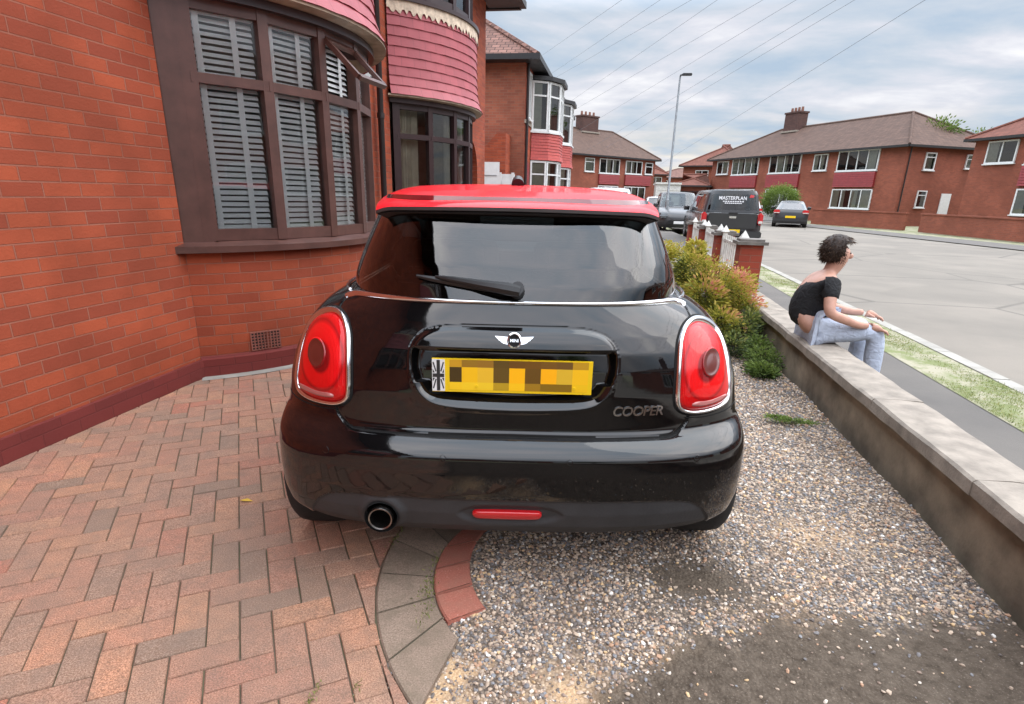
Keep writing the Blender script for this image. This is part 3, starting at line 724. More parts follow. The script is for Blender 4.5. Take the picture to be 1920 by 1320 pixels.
dp = MB(); dp.tube([(WX+.075, 7.18, .02), (WX+.075, 7.18, 4.7), (WX+.3, 7.18, 4.95), (x1+.03, 7.18, z-.1)], .037, 10)
for zz in (.6, 2.2, 3.8): dp.tube([(WX+.075, 7.18, zz-.03), (WX+.075, 7.18, zz+.03)], .046, 10)
dp.build('downpipe', M['pipe'], house1, smooth=True)
# air brick in the curved wall
ab = MB(); a0 = math.atan2(3.975-B1, math.sqrt(BR**2-(3.975-B1)**2)); 
def onarc(da, r, z, cy=B1): return (BCX+r*math.cos(a0+da), cy+r*math.sin(a0+da), z)
nx, nz, W_, H_ = 9, 6, .215, .135; z0 = .158; abp = MB()
for i in range(nx+1):
    a = (-W_/2+W_*i/nx)/BR; nr = (math.cos(a0+a), math.sin(a0+a), 0); bar(ab, onarc(a, BR, z0), onarc(a, BR, z0+H_), .008, -.0, .012, nr)
for k in range(nz+1):
    z = z0+H_*k/nz; nr = (math.cos(a0), math.sin(a0), 0); bar(ab, onarc(-W_/2/BR-.003, BR, z), onarc(W_/2/BR+.003, BR, z), .008, -.0, .012, nr)
av = ab.build('air_brick', M['terracotta'], house1)
abb = MB(); abb.face([onarc(-W_/2/BR, BR+.003, z0), onarc(W_/2/BR, BR+.003, z0), onarc(W_/2/BR, BR+.003, z0+H_), onarc(-W_/2/BR, BR+.003, z0+H_)]); abb.build('air_brick_hollow', M['dark'], av)
attach(house1)

# white venetian blinds inside the near bay, one to each light
posn = ['at the left edge', 'second from the left', 'third from the left, behind the narrow light', 'fourth from the left, seen edge on', 'fifth from the left, hidden side', 'at the far right end']
def blind(cy, a0, a1, label, tilt, grp, slat_w=.036, zt_=2.47, zb=1.02, R=BR-.105):
    A = Vector((BCX+R*math.cos(a0), cy+R*math.sin(a0), 0)); B = Vector((BCX+R*math.cos(a1), cy+R*math.sin(a1), 0))
    d = (B-A).normalized(); nrm = Vector((d.y, -d.x, 0)); 
    if nrm.x < 0: nrm = -nrm
    Lx = (B-A).length; mid = (A+B)/2
    root = thing('venetian_blind', label, 'blind', (mid.x, mid.y, zb), 0, grp)
    s = MB(); n = int((zt_-zb-.05)/.040); up = Vector((0, 0, 1))
    for k in range(n):
        z = .05+k*.040; tl = tilt+random.uniform(-.05, .05)
        c = nrm*math.cos(tl)-up*math.sin(tl)
        for q in (1,):
            p0_, p1_ = -d*(Lx/2-.012)+up*z, d*(Lx/2-.012)+up*z
            dr_ = up*random.uniform(-.002, .002)
            s.face([p0_-c*slat_w/2, p1_-c*slat_w/2+dr_, p1_+up*.003+dr_, p0_+up*.003]); s.face([p0_+up*.003, p1_+up*.003+dr_, p1_+c*slat_w/2+dr_, p0_+c*slat_w/2])
    s.build('slat_stack', M['white'], root, merge=False)
    tp = MB()
    for f in (.10, .66):
        c = -d*(Lx/2)+d*Lx*f+nrm*.028; tp.face([c-d*.020, c+d*.020, c+d*.020+up*(zt_-zb), c-d*.020+up*(zt_-zb)])
    tp.build('ladder_tape', M['white'], root)
    r_ = MB(); bar(r_, -d*(Lx/2-.01)+up*.015, d*(Lx/2-.01)+up*.015, .022, -.022, .022, nrm); r_.build('bottom_rail', M['white'], root)
    r_ = MB(); bar(r_, -d*(Lx/2-.005)+up*(zt_-zb-.02), d*(Lx/2-.005)+up*(zt_-zb-.02), .05, -.022, .026, nrm); r_.build('head_rail', M['white'], root)
for k in range(5):
    a0, a1 = rad(-48.7+17.2*k+1.2), rad(-48.7+17.2*(k+1)-1.2)
    blind(B1, a0, a1, 'white venetian blind in the near bay window, '+posn[k], rad(52), 'venetian blinds in the near bay')
# curtains in the darker bay
def curtain(cy, a0, a1, label, R=BR-.2, z0=.5, z1=2.38, c='curtain'):
    cb = MB(); n = 60; lo = []
    for i in range(n+1):
        a = a0+(a1-a0)*i/n; r = R+.022*math.sin(i*1.35)+.008*math.sin(i*.53)
        lo.append((BCX+r*math.cos(a), cy+r*math.sin(a), z0))
    cb.strip(lo, [(x, y, z1) for x, y, _ in lo]); o = cb.build('curtain', M[c], smooth=60); tag(o, label, 'curtain', 'curtains in the dark framed bay'); return o
curtain(B2, rad(-50), rad(-37.5), 'cream curtain drawn aside at the left of the dark framed bay')
curtain(B2, rad(-18), rad(-12.5), 'narrow cream curtain near the middle of the dark framed bay')
curtain(B2, rad(3), rad(9), 'bright white curtain at the right side of the dark framed bay', c='white')
# ================================================================ other houses
def facade_frame(A, B):
    A, B = Vector((A[0], A[1], 0)), Vector((B[0], B[1], 0)); d = (B-A).normalized(); L_ = (B-A).length
    n = Vector((d.y, -d.x, 0))           # outward: towards the camera side
    if n.dot(-A) < 0: n = -n
    return A, d, n, L_
def far_window(root, A, d, n, s0, s1, z0, z1, nl=3, top=.3, fm='frame_white', proj=.05, curtain_c='curtain', name='window', side=True):
    """white framed window standing proud of the wall with nl lights and top lights"""
    def P(s, z, o): return A+d*s+n*o+Vector((0, 0, z))
    fr = MB(); w = .075 if s1-s0 > .8 else .06
    for k in range(nl+1):
        s = s0+w/2+(s1-s0-w)*k/nl; bar(fr, P(s, z0, proj), P(s, z1, proj), w if k in (0, nl) else w*.85, -.05, .03, n)
    for z in (z0+w/2, z1-w/2): bar(fr, P(s0, z, proj), P(s1, z, proj), w, -.05, .026, n)
    if top: bar(fr, P(s0, z1-top, proj), P(s1, z1-top, proj), w*.8, -.05, .022, n)
    bar(fr, P(s0-.05, z0-.03, proj), P(s1+.05, z0-.03, proj), .06, -.05, .08, n)
    win = fr.build(name, M[fm], root)
    g = MB(); g.face([P(s0+.02, z0+.02, proj-.01), P(s1-.02, z0+.02, proj-.01), P(s1-.02, z1-.02, proj-.01), P(s0+.02, z1-.02, proj-.01)]); g.build('pane', M['glass_far'], win)
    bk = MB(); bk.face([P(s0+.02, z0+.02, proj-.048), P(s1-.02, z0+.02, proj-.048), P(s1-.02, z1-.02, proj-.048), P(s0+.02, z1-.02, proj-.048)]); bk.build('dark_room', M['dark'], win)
    cu = MB()
    for q in range(nl):
        a_, b_ = s0+(s1-s0)*q/nl, s0+(s1-s0)*(q+1)/nl
        if random.random() < .62:
            f = random.uniform(.3, .9); cu.face([P(a_+.03, z0+.03, proj-.03), P(a_+(b_-a_)*f, z0+.03, proj-.03), P(a_+(b_-a_)*f, z1-.05, proj-.03), P(a_+.03, z1-.05, proj-.03)])
    if cu.f: cu.build('net_curtain', M[curtain_c], win)
    return win
def box_house(name, label, A, B, depth, ze, wallm, roofm, wins, panels=(), ridge=None, chim=(), hipL=True, hipR=True, group=None, roof_rise=.62, extra=None, door=None, hf=.95):
    A, d, n, L_ = facade_frame(A, B)
    root = thing(name, label, 'house', tuple(A), 0, group); O = Vector((0, 0, 0))
    def P(s, z, o): return d*s+n*o+Vector((0, 0, z))
    w = MB()
    c = [P(0, 0, 0), P(L_, 0, 0), P(L_, 0, -depth), P(0, 0, -depth)]; zb = -.3
    for i in range(4):
        p, q = c[i], c[(i+1) % 4]; w.face([p+Vector((0, 0, zb)), q+Vector((0, 0, zb)), q+Vector((0, 0, ze)), p+Vector((0, 0, ze))])
    w.build('wall', M[wallm], root)
    e = .4; rd = depth/2+e; zr = ze+rd*roof_rise
    r = MB(); a, b, c_, d_ = P(-e, ze, e), P(L_+e, ze, e), P(L_+e, ze, -depth-e), P(-e, ze, -depth-e)
    ra = P(-e+(rd*hf if hipL else 0), zr, e-rd); rb = P(L_+e-(rd*hf if hipR else 0), zr, e-rd)
    r.face([a, b, rb, ra]); r.face([c_, d_, ra, rb]); r.face([b, c_, rb]); r.face([d_, a, ra])
    rf = r.build('roof', M[roofm], root)
    rt = MB(); rt.tube([ra, rb], .11, 6)
    for p, q, ok in ((a, ra, hipL), (d_, ra, hipL), (b, rb, hipR), (c_, rb, hipR)):
        if ok: rt.tube([p+Vector((0, 0, .02)), q+Vector((0, 0, .02))], .09, 6)
    rt.build('ridge_tiles', M[roofm], rf)
    g = MB()
    for p, q, nn in ((a, b, n), (b, c_, d), (c_, d_, -n), (d_, a, -d)): bar(g, p-Vector((0, 0, .07)), q-Vector((0, 0, .07)), .14, -.1, .08, nn)
    g.face([P(-e, ze-.12, e), P(L_+e, ze-.12, e), P(L_+e, ze-.12, -.01), P(-e, ze-.12, -.01)]); g.face([P(-e, ze-.12, e), P(-e, ze-.12, -depth), P(0, ze-.12, -depth), P(0, ze-.12, 0)])
    g.build('gutter', M['gutter'], root)
    for (s, o, wd, dp, zb_, zt_, npot) in chim:
        ch = MB(); T = Matrix(((d.x, n.x, 0, 0), (d.y, n.y, 0, 0), (0, 0, 1, 0), (0, 0, 0, 1))) @ Matrix.Translation((s, o, 0))
        ch.box(-wd/2, wd/2, -dp/2, dp/2, zb_, zt_, T); ch.box(-wd/2-.07, wd/2+.07, -dp/2-.07, dp/2+.07, zt_, zt_+.14, T)
        co = ch.build('chimney', M['chimney'], rf)
        pt = MB()
        for k in range(npot):
            x = -wd/2+wd*(k+.5)/npot; c0 = T @ Vector((x, 0, zt_+.14)); pt.tube([c0, c0+Vector((0, 0, .38))], [.13, .1], 8)
        pt.build('chimney_pots', M['pot'], rf); 
        fl = MB(); fl.box(-wd/2-.12, wd/2+.12, -dp/2-.16, dp/2+.16, zr-.42, zr-.28, T); fl.build('chimney_flashing', M['stone'], rf)
    for wd in wins: far_window(root, O, d, n, *wd)
    for (s0, s1, z0, z1, mt_, pr) in panels:
        p = MB(); T = Matrix(((d.x, n.x, 0, 0), (d.y, n.y, 0, 0), (0, 0, 1, 0), (0, 0, 0, 1)))
        nrow = max(3, int((z1-z0)/.14))
        for k in range(nrow):
            za, zb2 = z0+(z1-z0)*k/nrow, z0+(z1-z0)*(k+1)/nrow
            a1, b1, c1, d1 = P(s0, za, pr+.03), P(s1, za, pr+.03), P(s1, zb2, pr), P(s0, zb2, pr)
            p.face([a1, b1, c1, d1]); p.face([P(s0, za, pr), P(s1, za, pr), b1, a1])
            p.face([P(s0, za, 0), a1, d1, P(s0, zb2, 0)]); p.face([P(s1, za, 0), b1, c1, P(s1, zb2, 0)])
        p.build('tile_panel', M[mt_], root)
    if door:
        s, w_, z = door; db = MB(); bar(db, P(s, -.1, .02), P(s, z, .02), w_, -.02, .03, n); db.build('front_door', M['frame_white'], root)
    return root, P, d, n, L_

# ---- the second house on the left: side wall faces us, its bays face the street
h2 = thing('brick_house', 'red brick house with white bay windows and a weathered side wall, beyond the pink bays', 'house', (-2.95, 18.7, 0))
Y0, X1, ZE = 18.7, -2.95, 5.12
w = MB(); w.face([(X1, Y0, -.1), (X1-7.0, Y0, -.1), (X1-7.0, Y0, ZE), (X1, Y0, ZE)]); w.build('side_wall', M['brick_side'], h2)
w = MB(); w.face([(X1, Y0, -.1), (X1, 32, -.1), (X1, 32, ZE), (X1, Y0, ZE)]); w.face([(X1, 32, 0), (X1-7, 32, 0), (X1-7, 32, ZE), (X1, 32, ZE)]); w.face([(X1-7, 32, 0), (X1-7, Y0, 0), (X1-7, Y0, ZE), (X1-7, 32, ZE)]); w.build('wall', M['brick_near'], h2)
e = .38; r = MB(); rd = 3.5+e; zr = ZE+.0+rd*.68; a, b, c_, d_ = (X1+e, Y0-e, ZE), (X1+e, 32+e, ZE), (X1-7-e, 32+e, ZE), (X1-7-e, Y0-e, ZE)
ra, rb = (X1+e-rd, Y0-e+rd, zr), (X1+e-rd, 32+e-rd, zr)
r.face([a, b, rb, ra]); r.face([d_, a, ra]); r.face([c_, d_, ra, rb]); r.face([b, c_, rb]); rf2 = r.build('roof', M['roof_pink'], h2)
rt = MB(); rt.tube([a, ra], .09, 6); rt.tube([d_, ra], .09, 6); rt.tube([ra, rb], .1, 6); rt.build('ridge_tiles', M['roof_pink'], rf2)
g = MB(); g.box(X1+e-.02, X1+e+.09, Y0-e-.1, 32+e, ZE-.13, ZE+.02); g.box(X1-7-e, X1+e-.02, Y0-e-.1, Y0-e, ZE-.13, ZE+.02); g.box(X1-7, X1+e-.02, Y0-e, Y0-.002, ZE-.13, ZE-.1); g.box(X1+.002, X1+e-.02, Y0, 32, ZE-.13, ZE-.1); g.build('gutter', M['gutter'], h2)
dp = MB(); dp.tube([(X1+.06, Y0+.12, -.1), (X1+.06, Y0+.12, ZE-.13)], .045, 8); dp.build('downpipe', M['pipe'], h2, smooth=True)
vb = MB(); vb.box(X1-1.75, X1-1.35, Y0-.03, Y0, 4.55, 4.82); vb.build('side_vent', M['frame_dark'], h2)
def poly_bay(root, cy, half, proj, z_sill1, z_head1, cm, R_x=X1):
    """canted bay: two storeys of white window with a tile panel between"""
    pts = [(R_x, cy-half), (R_x+proj*.62, cy-half*.80), (R_x+proj, cy-half*.38), (R_x+proj, cy+half*.38), (R_x+proj*.62, cy+half*.80), (R_x, cy+half)]
    pb_ = MB()
    for (z0, z1) in ((-.1, .95),):
        for i in range(5): pb_.face([pts[i]+(z0,), pts[i+1]+(z0,), pts[i+1]+(z1,), pts[i]+(z1,)])
    pb_.build('bay_base', M['brick_near'], root)
    tp = MB(); rows = 9; z0, z1 = 2.42, z_sill1
    for k in range(rows):
        za, zb = z0+(z1-z0)*k/rows, z0+(z1-z0)*(k+1)/rows; gr = 1.05+.06*math.exp(-k*.8)
        u = 0
        for i in range(5):
            def sc(p, s): return (R_x+(p[0]-R_x)*s+.02, cy+(p[1]-cy)*(1+(s-1)*.4))
            a, b = sc(pts[i], gr+.02), sc(pts[i+1], gr+.02); c, dd = sc(pts[i+1], gr-.01), sc(pts[i], gr-.01)
            l = math.dist(a, b); tp.face([a+(za,), b+(za,), c+(zb,), dd+(zb,)], [(u, za), (u+l, za), (u+l, zb), (u, zb)]); u += l
            tp.face([pts[i]+(za+.005,), pts[i+1]+(za+.005,), b+(za,), a+(za,)])
    tp.build('tile_panel', M['tile_red'], root)
    for (z0, z1) in ((.95, 2.42), (z_sill1, z_head1)):
        for i in range(5):
            A = Vector((pts[i][0], pts[i][1], 0)); B = Vector((pts[i+1][0], pts[i+1][1], 0)); d = (B-A).normalized(); n = Vector((d.y, -d.x, 0)); L_ = (B-A).length
            far_window(root, A, d, n, 0.0, L_, z0+.05, z1-.02, 1 if L_ < .8 else 2, .42, 'frame_white', .02)
    tpz = MB()
    o = [(R_x-.05, cy-half-.12)]+[(R_x+(p[0]-R_x)*1.12+.06, cy+(p[1]-cy)*1.06) for p in pts]+[(R_x-.05, cy+half+.12)]
    for i in range(len(o)-1): tpz.face([o[i]+(z_head1,), o[i+1]+(z_head1,), o[i+1]+(z_head1+.12,), o[i]+(z_head1+.12,)])
    tpz.face([p+(z_head1+.12,) for p in o]); tpz.face([p+(z_head1,) for p in o][::-1]); tpz.build('bay_roof', M['gutter'], root)
poly_bay(h2, 21.45, 1.35, .80, 3.25, 4.78, 'tile_red')
poly_bay(h2, 26.0, 1.35, .80, 3.25, 4.78, 'tile_red')
A = Vector((X1, 19.15, 0)); dY = Vector((0, 1, 0)); nX = Vector((1, 0, 0))
far_window(h2, A, dY, nX, 0, .55, 3.55, 4.85, 1, .0, 'frame_white', .03)
ar = MB()
for k in range(10):
    a, b = math.pi*k/10, math.pi*(k+1)/10; ar.face([(X1+.015, 19.5+.42*math.cos(a), 1.9+.42*math.sin(a)), (X1+.015, 19.5+.42*math.cos(b), 1.9+.42*math.sin(b)), (X1+.015, 19.5+.42*math.cos(b), 0), (X1+.015, 19.5+.42*math.cos(a), 0)])
ar.build('arched_doorway', M['tile_darkred'], h2)
bandb = MB(); bandb.box(X1, X1+.04, Y0, 20.05, 3.38, 3.48); bandb.build('string_course', M['stone'], h2)
attach(h2)
# lean-to garage in the gap, white up-and-over door and a white gate
gar = thing('garage', 'orange brick lean-to garage with a white door in the gap between the left houses', 'garage', (-5, 18.0, 0))
gg = MB(); gg.face([(-8.2, 17.9, -.1), (-3.36, 17.9, -.1), (-3.36, 17.9, 3.02), (-3.62, 17.9, 3.02), (-4.0, 17.9, 2.62), (-4.7, 17.9, 2.95), (-8.2, 17.9, 3.3)]); gg.face([(-3.36, 17.9, -.1), (-3.36, 18.69, -.1), (-3.36, 18.69, 3.02), (-3.36, 17.9, 3.02)])
gg.face([(-3.36, 17.9, 3.02), (-3.36, 18.69, 3.02), (-3.62, 18.69, 3.02), (-3.62, 17.9, 3.02)]); gg.face([(-4.7, 17.9, 2.95), (-4.0, 17.9, 2.62), (-4.0, 18.69, 2.62), (-4.7, 18.69, 2.95)]); gg.face([(-8.2, 17.9, 3.3), (-4.7, 17.9, 2.95), (-4.7, 18.69, 2.95), (-8.2, 18.69, 3.3)]); gg.face([(-4.0, 17.9, 2.62), (-3.62, 17.9, 3.02), (-3.62, 18.69, 3.02), (-4.0, 18.69, 2.62)])
gg.build('wall', M['brick_near'], gar)
gd = MB(); bar(gd, (-4.68, 17.86, 0), (-4.68, 17.86, 2.22), 2.3, -.03, .04, (0, -1, 0)); gdo = gd.build('garage_door', M['frame_white'], gar)
gs = MB()
for z in (.5, 1.0, 1.5, 1.85): bar(gs, (-5.75, 17.815, z), (-3.6, 17.815, z), .02, 0, .012, (0, -1, 0))
gs.build('door_ribs', M['galv'], gdo); attach(gar)
gt = MB(); gt.box(-3.44, -2.98, 17.35, 17.40, 0, 1.88)
for x in (-3.40, -3.03): gt.box(x-.04, x+.04, 17.31, 17.345, 0, 1.92)
for z in (.3, 1.6): gt.box(-3.35, -3.08, 17.325, 17.348, z, z+.09)
tag(gt.build('side_gate', M['frame_white']), 'white boarded side gate beside the lean-to garage', 'gate')

# ---- the semi beyond, facing us (centre)
box_house('brick_house', 'brown brick semi with a stepped hip roof and sooty chimney, left of the lamp post', (-5.6, 55.5), (3.5, 65.5), 8.2, 5.0, 'brick_far', 'roof',
  [(3.35, 4.6, 3.5, 4.72, 1, .35), (5.3, 8.1, 3.42, 4.75, 3, .0), (9.0, 11.45, 3.5, 4.72, 3, .0), (11.95, 13.1, 3.55, 4.68, 1, .4), (5.3, 8.1, .9, 2.3, 3, .0), (9.0, 12.2, .9, 2.3, 3, .0)],
  [(5.3, 8.1, 2.45, 3.32, 'tile_darkred', .12), (9.0, 12.9, 2.45, 3.38, 'tile_darkred', .12)],
  chim=[(7.2, -3.9, 2.2, 1.0, 6.6, 8.75, 4)], roof_rise=.60, hf=.62)
# ---- the semi on the right
SR = box_house('brick_house', 'red brick semi with a long hipped roof behind the black pickup', (9.0, 64.0), (18.4, 44.5), 8.5, 5.0, 'brick_far', 'roof',
  [(.9, 2.7, 3.6, 4.8, 2, .0), (3.3, 7.05, 3.5, 4.95, 4, .0), (8.5, 12.2, 3.52, 4.97, 4, .0), (13.6, 15.0, 3.6, 4.8, 2, .0), (16.0, 19.6, 3.5, 4.9, 4, .0), (3.3, 7.0, .9, 2.25, 4, .0), (8.5, 12.2, .9, 2.25, 4, .0), (16.0, 19.6, .9, 2.25, 4, .0), (1.0, 2.2, 1.2, 2.25, 1, 0)],
  [(3.3, 7.05, 2.4, 3.4, 'tile_darkred', .14), (8.4, 12.3, 2.4, 3.42, 'tile_darkred', .14), (16.0, 19.6, 2.4, 3.4, 'tile_darkred', .14)],
  chim=[(6.0, -4.0, 1.7, 1.0, 6.7, 8.75, 4)], roof_rise=.56)
box_house('brick_house', 'red brick semi at the far right of the street', (20.3, 40.5), (26.5, 22.0), 8.5, 5.0, 'brick_far', 'roof_red',
  [(.9, 2.7, 3.6, 4.8, 2, .0), (3.3, 7.05, 3.5, 4.95, 4, .0), (8.5, 12.2, 3.52, 4.97, 4, .0), (14.0, 17.6, 3.5, 4.9, 4, .0), (3.3, 7.0, .9, 2.25, 4, .0), (8.5, 12.2, .9, 2.25, 4, .0), (14.0, 17.6, .9, 2.25, 4, .0)],
  [(3.3, 7.05, 2.4, 3.4, 'tile_darkred', .14), (8.4, 12.3, 2.4, 3.42, 'tile_red', .14), (14.0, 17.6, 2.4, 3.4, 'tile_darkred', .14)],
  chim=[(9.3, -4.0, 1.7, 1.0, 6.7, 8.9, 4)], roof_rise=.56)
for root_, P_, d_, n_, L__ in (SR,):
    far_window(root_, d_*L__, -n_, d_, 1.6, 2.5, 3.5, 4.6, 1, .3); far_window(root_, d_*L__, -n_, d_, 5.2, 6.0, 3.7, 4.6, 1, .3); far_window(root_, d_*L__, -n_, d_, 1.6, 2.4, 1.1, 2.2, 1, .3)
    q_ = MB(); bar(q_, d_*L__-n_*4.2+d_*.02, d_*L__-n_*4.2+d_*.02+Vector((0, 0, 2.05)), .85, -.02, .03, d_); q_.build('side_door', M['frame_white'], root_)
    q_ = MB(); q_.tube([d_*(L__+.06)-n_*.25, d_*(L__+.06)-n_*.25+Vector((0, 0, 4.9))], .04, 6); q_.build('downpipe', M['pipe'], root_)
# lean-to and low brick garage at the left end of the right semi
box_house('brick_garage', 'low brick garage with a dark doorway left of the right semi', (5.6, 62.6), (8.4, 62.0), 5.5, 2.55, 'brick_far', 'roof_red', [(.3, 2.4, .1, 2.0, 1, 0, 'frame_dark')], roof_rise=.35)
# houses closing the view at the end of the street
box_house('brick_house', 'small brick house with white windows and a white garage, at the end of the street', (.8, 86), (6.3, 86.5), 8, 4.35, 'brick_far', 'roof_red',
  [(.6, 2.2, 3.0, 4.0, 2, 0), (3.3, 4.9, 3.0, 4.0, 2, 0)], roof_rise=.42)
gd = MB(); gd.box(3.6, 5.7, 60.2, 60.35, -.1, 2.55)
for z in (.5, 1.0, 1.5, 2.0): gd.box(3.65, 5.65, 60.17, 60.195, z, z+.05)
gd.box(3.45, 5.85, 60.05, 63.5, 2.55, 2.72); gd.box(3.5, 3.6, 60.2, 63.4, -.1, 2.55); gd.box(5.7, 5.8, 60.2, 63.4, -.1, 2.55)
tag(gd.build('garage', M['white_old']), 'pale flat roofed garage with a ribbed white door behind the lamp post', 'garage')
box_house('brick_house', 'long low brown roofed house in the far distance', (5.0, 108), (17.0, 104), 8, 4.6, 'brick_far', 'roof_pink', [(1.5, 3.2, 3.1, 4.1, 2, 0), (6, 8, 3.1, 4.1, 2, 0)], roof_rise=.35)
box_house('brick_house', 'stepped red brick house end showing behind the right semi', (7.2, 74), (13.2, 71), 8, 4.9, 'brick_far', 'roof_red', [(1.5, 3.0, 3.3, 4.4, 2, 0)], roof_rise=.55)
# houses behind the photographer: the paintwork of the car mirrors their roofline
box_house('brick_house', 'brick semi behind the photographer', (5.5, -19), (-4.5, -21), 8, 5.1, 'brick_far', 'roof', [(1, 3.5, 3.5, 4.8, 3, 0), (6, 8.5, 3.5, 4.8, 3, 0), (1, 3.5, 1, 2.3, 3, 0), (6, 8.5, 1, 2.3, 3, 0)], chim=[(5, -4, 1.6, .9, 6.8, 8.6, 4)])
box_house('brick_house', 'second brick semi across the road behind the photographer', (20, -3), (17, -19), 8, 5.1, 'brick_far', 'roof', [(1, 3.5, 3.5, 4.8, 3, 0), (6, 8.5, 3.5, 4.8, 3, 0), (11, 13.5, 3.5, 4.8, 3, 0), (1, 3.5, 1, 2.3, 3, 0), (6, 8.5, 1, 2.3, 3, 0)], chim=[(8, -4, 1.6, .9, 6.8, 8.6, 4)])
box_house('brick_house', 'third brick semi directly across the road', (24.5, 18), (20.5, 1), 8, 5.1, 'brick_far', 'roof', [(1, 3.5, 3.5, 4.8, 3, 0), (6, 8.5, 3.5, 4.8, 3, 0), (11, 13.5, 3.5, 4.8, 3, 0), (1, 3.5, 1, 2.3, 3, 0), (6, 8.5, 1, 2.3, 3, 0), (11, 13.5, 1, 2.3, 3, 0)], chim=[(8, -4, 1.6, .9, 6.8, 8.6, 4)])
# ================================================================ the black hatchback: surface tables
# z : half width, rear face y (0 = rearmost point of the bumper), front face y
CAR_T = np.array([
 (.190, .800, .130, 3.60), (.215, .835, .075, 3.68), (.26, .850, .035, 3.74), (.32, .860, .014, 3.78), (.40, .866, .003, 3.80), (.48, .868, .000, 3.81),
 (.528, .868, .005, 3.81), (.543, .868, .013, 3.80), (.558, .868, .028, 3.80), (.573, .867, .049, 3.79), (.587, .866, .076, 3.79), (.598, .865, .0865, 3.78), (.612, .865, .0875, 3.78), (.64, .862, .088, 3.77),
 (.72, .855, .090, 3.74), (.80, .836, .099, 3.64), (.86, .812, .113, 3.48), (.91, .782, .131, 3.24), (.95, .742, .150, 3.02), (.98, .698, .166, 2.92), (1.00, .655, .177, 2.86), (1.012, .632, .184, 2.82)])
GH_T = np.array([(1.012, .632, .187, 2.78), (1.06, .625, .207, 2.68), (1.12, .600, .238, 2.54), (1.18, .574, .274, 2.40), (1.24, .547, .312, 2.26), (1.29, .524, .346, 2.14), (1.335, .500, .378, 2.05)])
def table(T, z, sig=(.016, .0042, .03)):
    zz = np.arange(T[0, 0]-.06, T[-1, 0]+.06, .001); out = []
    for c, s in zip((1, 2, 3), sig):
        v = np.interp(zz, T[:, 0], T[:, c])
        # straight continuation past both ends, then a gaussian to take the corners off
        lo, hi = zz < T[0, 0], zz > T[-1, 0]
        v[lo] = T[0, c]+(zz[lo]-T[0, 0])*(T[1, c]-T[0, c])/(T[1, 0]-T[0, 0]); v[hi] = T[-1, c]+(zz[hi]-T[-1, 0])*(T[-1, c]-T[-2, c])/(T[-1, 0]-T[-2, 0])
        k = np.arange(-int(4*s*1000), int(4*s*1000)+1)/1000; g = np.exp(-.5*(k/s)**2); g /= g.sum()
        v = np.convolve(np.pad(v, len(k)//2, mode='edge'), g, 'valid'); out.append(np.interp(z, zz, v))
    return out
CN = 2.9                   # body corner shape; the corner is tighter low down
def CDZ(z): return np.interp(z, [.2, .5, .62, .75, .9, 1.02], [.34, .40, .47, .52, .60, .60])
GN, GD = 3.6, .42          # greenhouse corner shape, blending into the body's at its foot
def GNZ(z): return np.interp(z, [1.0, 1.012, 1.335], [2.9, 2.9, 3.6])
def GDZ(z): return np.interp(z, [1.0, 1.012, 1.335], [.60, .60, .42])
def rear_y(x, z, body=True):
    T, n, D = (CAR_T, CN, CDZ(z)) if body else (GH_T, GNZ(z), GDZ(z))
    w, yr, yf = table(T, z); t = np.clip(np.abs(x)/w, 0, .9995)
    return yr+D*(1-(1-t**n)**(1/n))
def section(z, T, n, D, nr, ns, nf, Df=.75, nfr=2.6):
    w, yr, yf = table(T, np.array([z])); w, yr, yf = w[0], yr[0], yf[0]
    th = np.linspace(0, np.pi/2, 900)
    def res(x, y, k):
        s = np.r_[0, np.cumsum(np.hypot(np.diff(x), np.diff(y)))]; q = np.linspace(0, s[-1], k)
        return np.interp(q, s, x), np.interp(q, s, y)
    x, y = w*np.sin(th)**(2/n), yr+D*(1-np.cos(th)**(2/n)); a = res(x, y, nr)
    x3, y3 = w*np.cos(th)**(2/nfr), yf-Df*(1-np.sin(th)**(2/nfr)); c = res(x3, y3, nf)
    ys = np.linspace(yr+D, yf-Df, ns+2)[1:-1]
    X = np.r_[a[0], np.full(ns, w), c[0]]; Y = np.r_[a[1], ys, c[1]]
    return X, Y
# ---------------------------------------------------------------- car materials
def paint(name, c, rough=.04, coat=1.0, flake=0.0, base_rough=.35, spec=.5):
    mt, t, b = newmat(name); o = N(t, 'ShaderNodeTexCoord').outputs['Object']
    f = NOISE(t, o, 3.5, 6, .65); g = NOISE(t, o, 420, 2, .8)
    dust = RAMP(t, f, [(.52, 0.0), (.75, .012)])
    L(t, MIX(t, dust, c, (.16, .13, .10)), b.inputs['Base Color'])
    b.inputs['Roughness'].default_value = base_rough; b.inputs['Specular IOR Level'].default_value = spec
    b.inputs['Coat Weight'].default_value = coat; b.inputs['Coat IOR'].default_value = 1.60 if max(c) < .01 else 1.45
    b.inputs['Specular IOR Level'].default_value = .0 if max(c) < .01 else spec
    L(t, RAMP(t, f, [(.4, rough*.5), (.7, rough*2.4)]), b.inputs['Coat Roughness'])
    n = N(t, 'ShaderNodeBump'); n.inputs['Strength'].default_value = .018; n.inputs['Distance'].default_value = .004
    L(t, NOISE(t, o, 60, 2), n.inputs['Height']); L(t, n.outputs[0], b.inputs['Coat Normal'])
    return mt
M['paint_black'] = paint('gloss_black_paint', (.0035, .0033, .0036))
M['paint_red'] = paint('gloss_red_roof_paint', (.72, .004, .012), rough=.05, base_rough=.5, coat=.5, spec=.1)
M['trim'] = plain('textured_grey_black_trim', (.036, .036, .038), .62, var=.12, vscale=10, bmp=.25)
M['lip_grey'] = plain('dark_grey_roof_lip', (.05, .042, .042), .4)
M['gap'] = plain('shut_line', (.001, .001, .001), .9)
M['chrome'] = plain('chrome', (.78, .78, .79), .12, metal=1.0, var=.04)
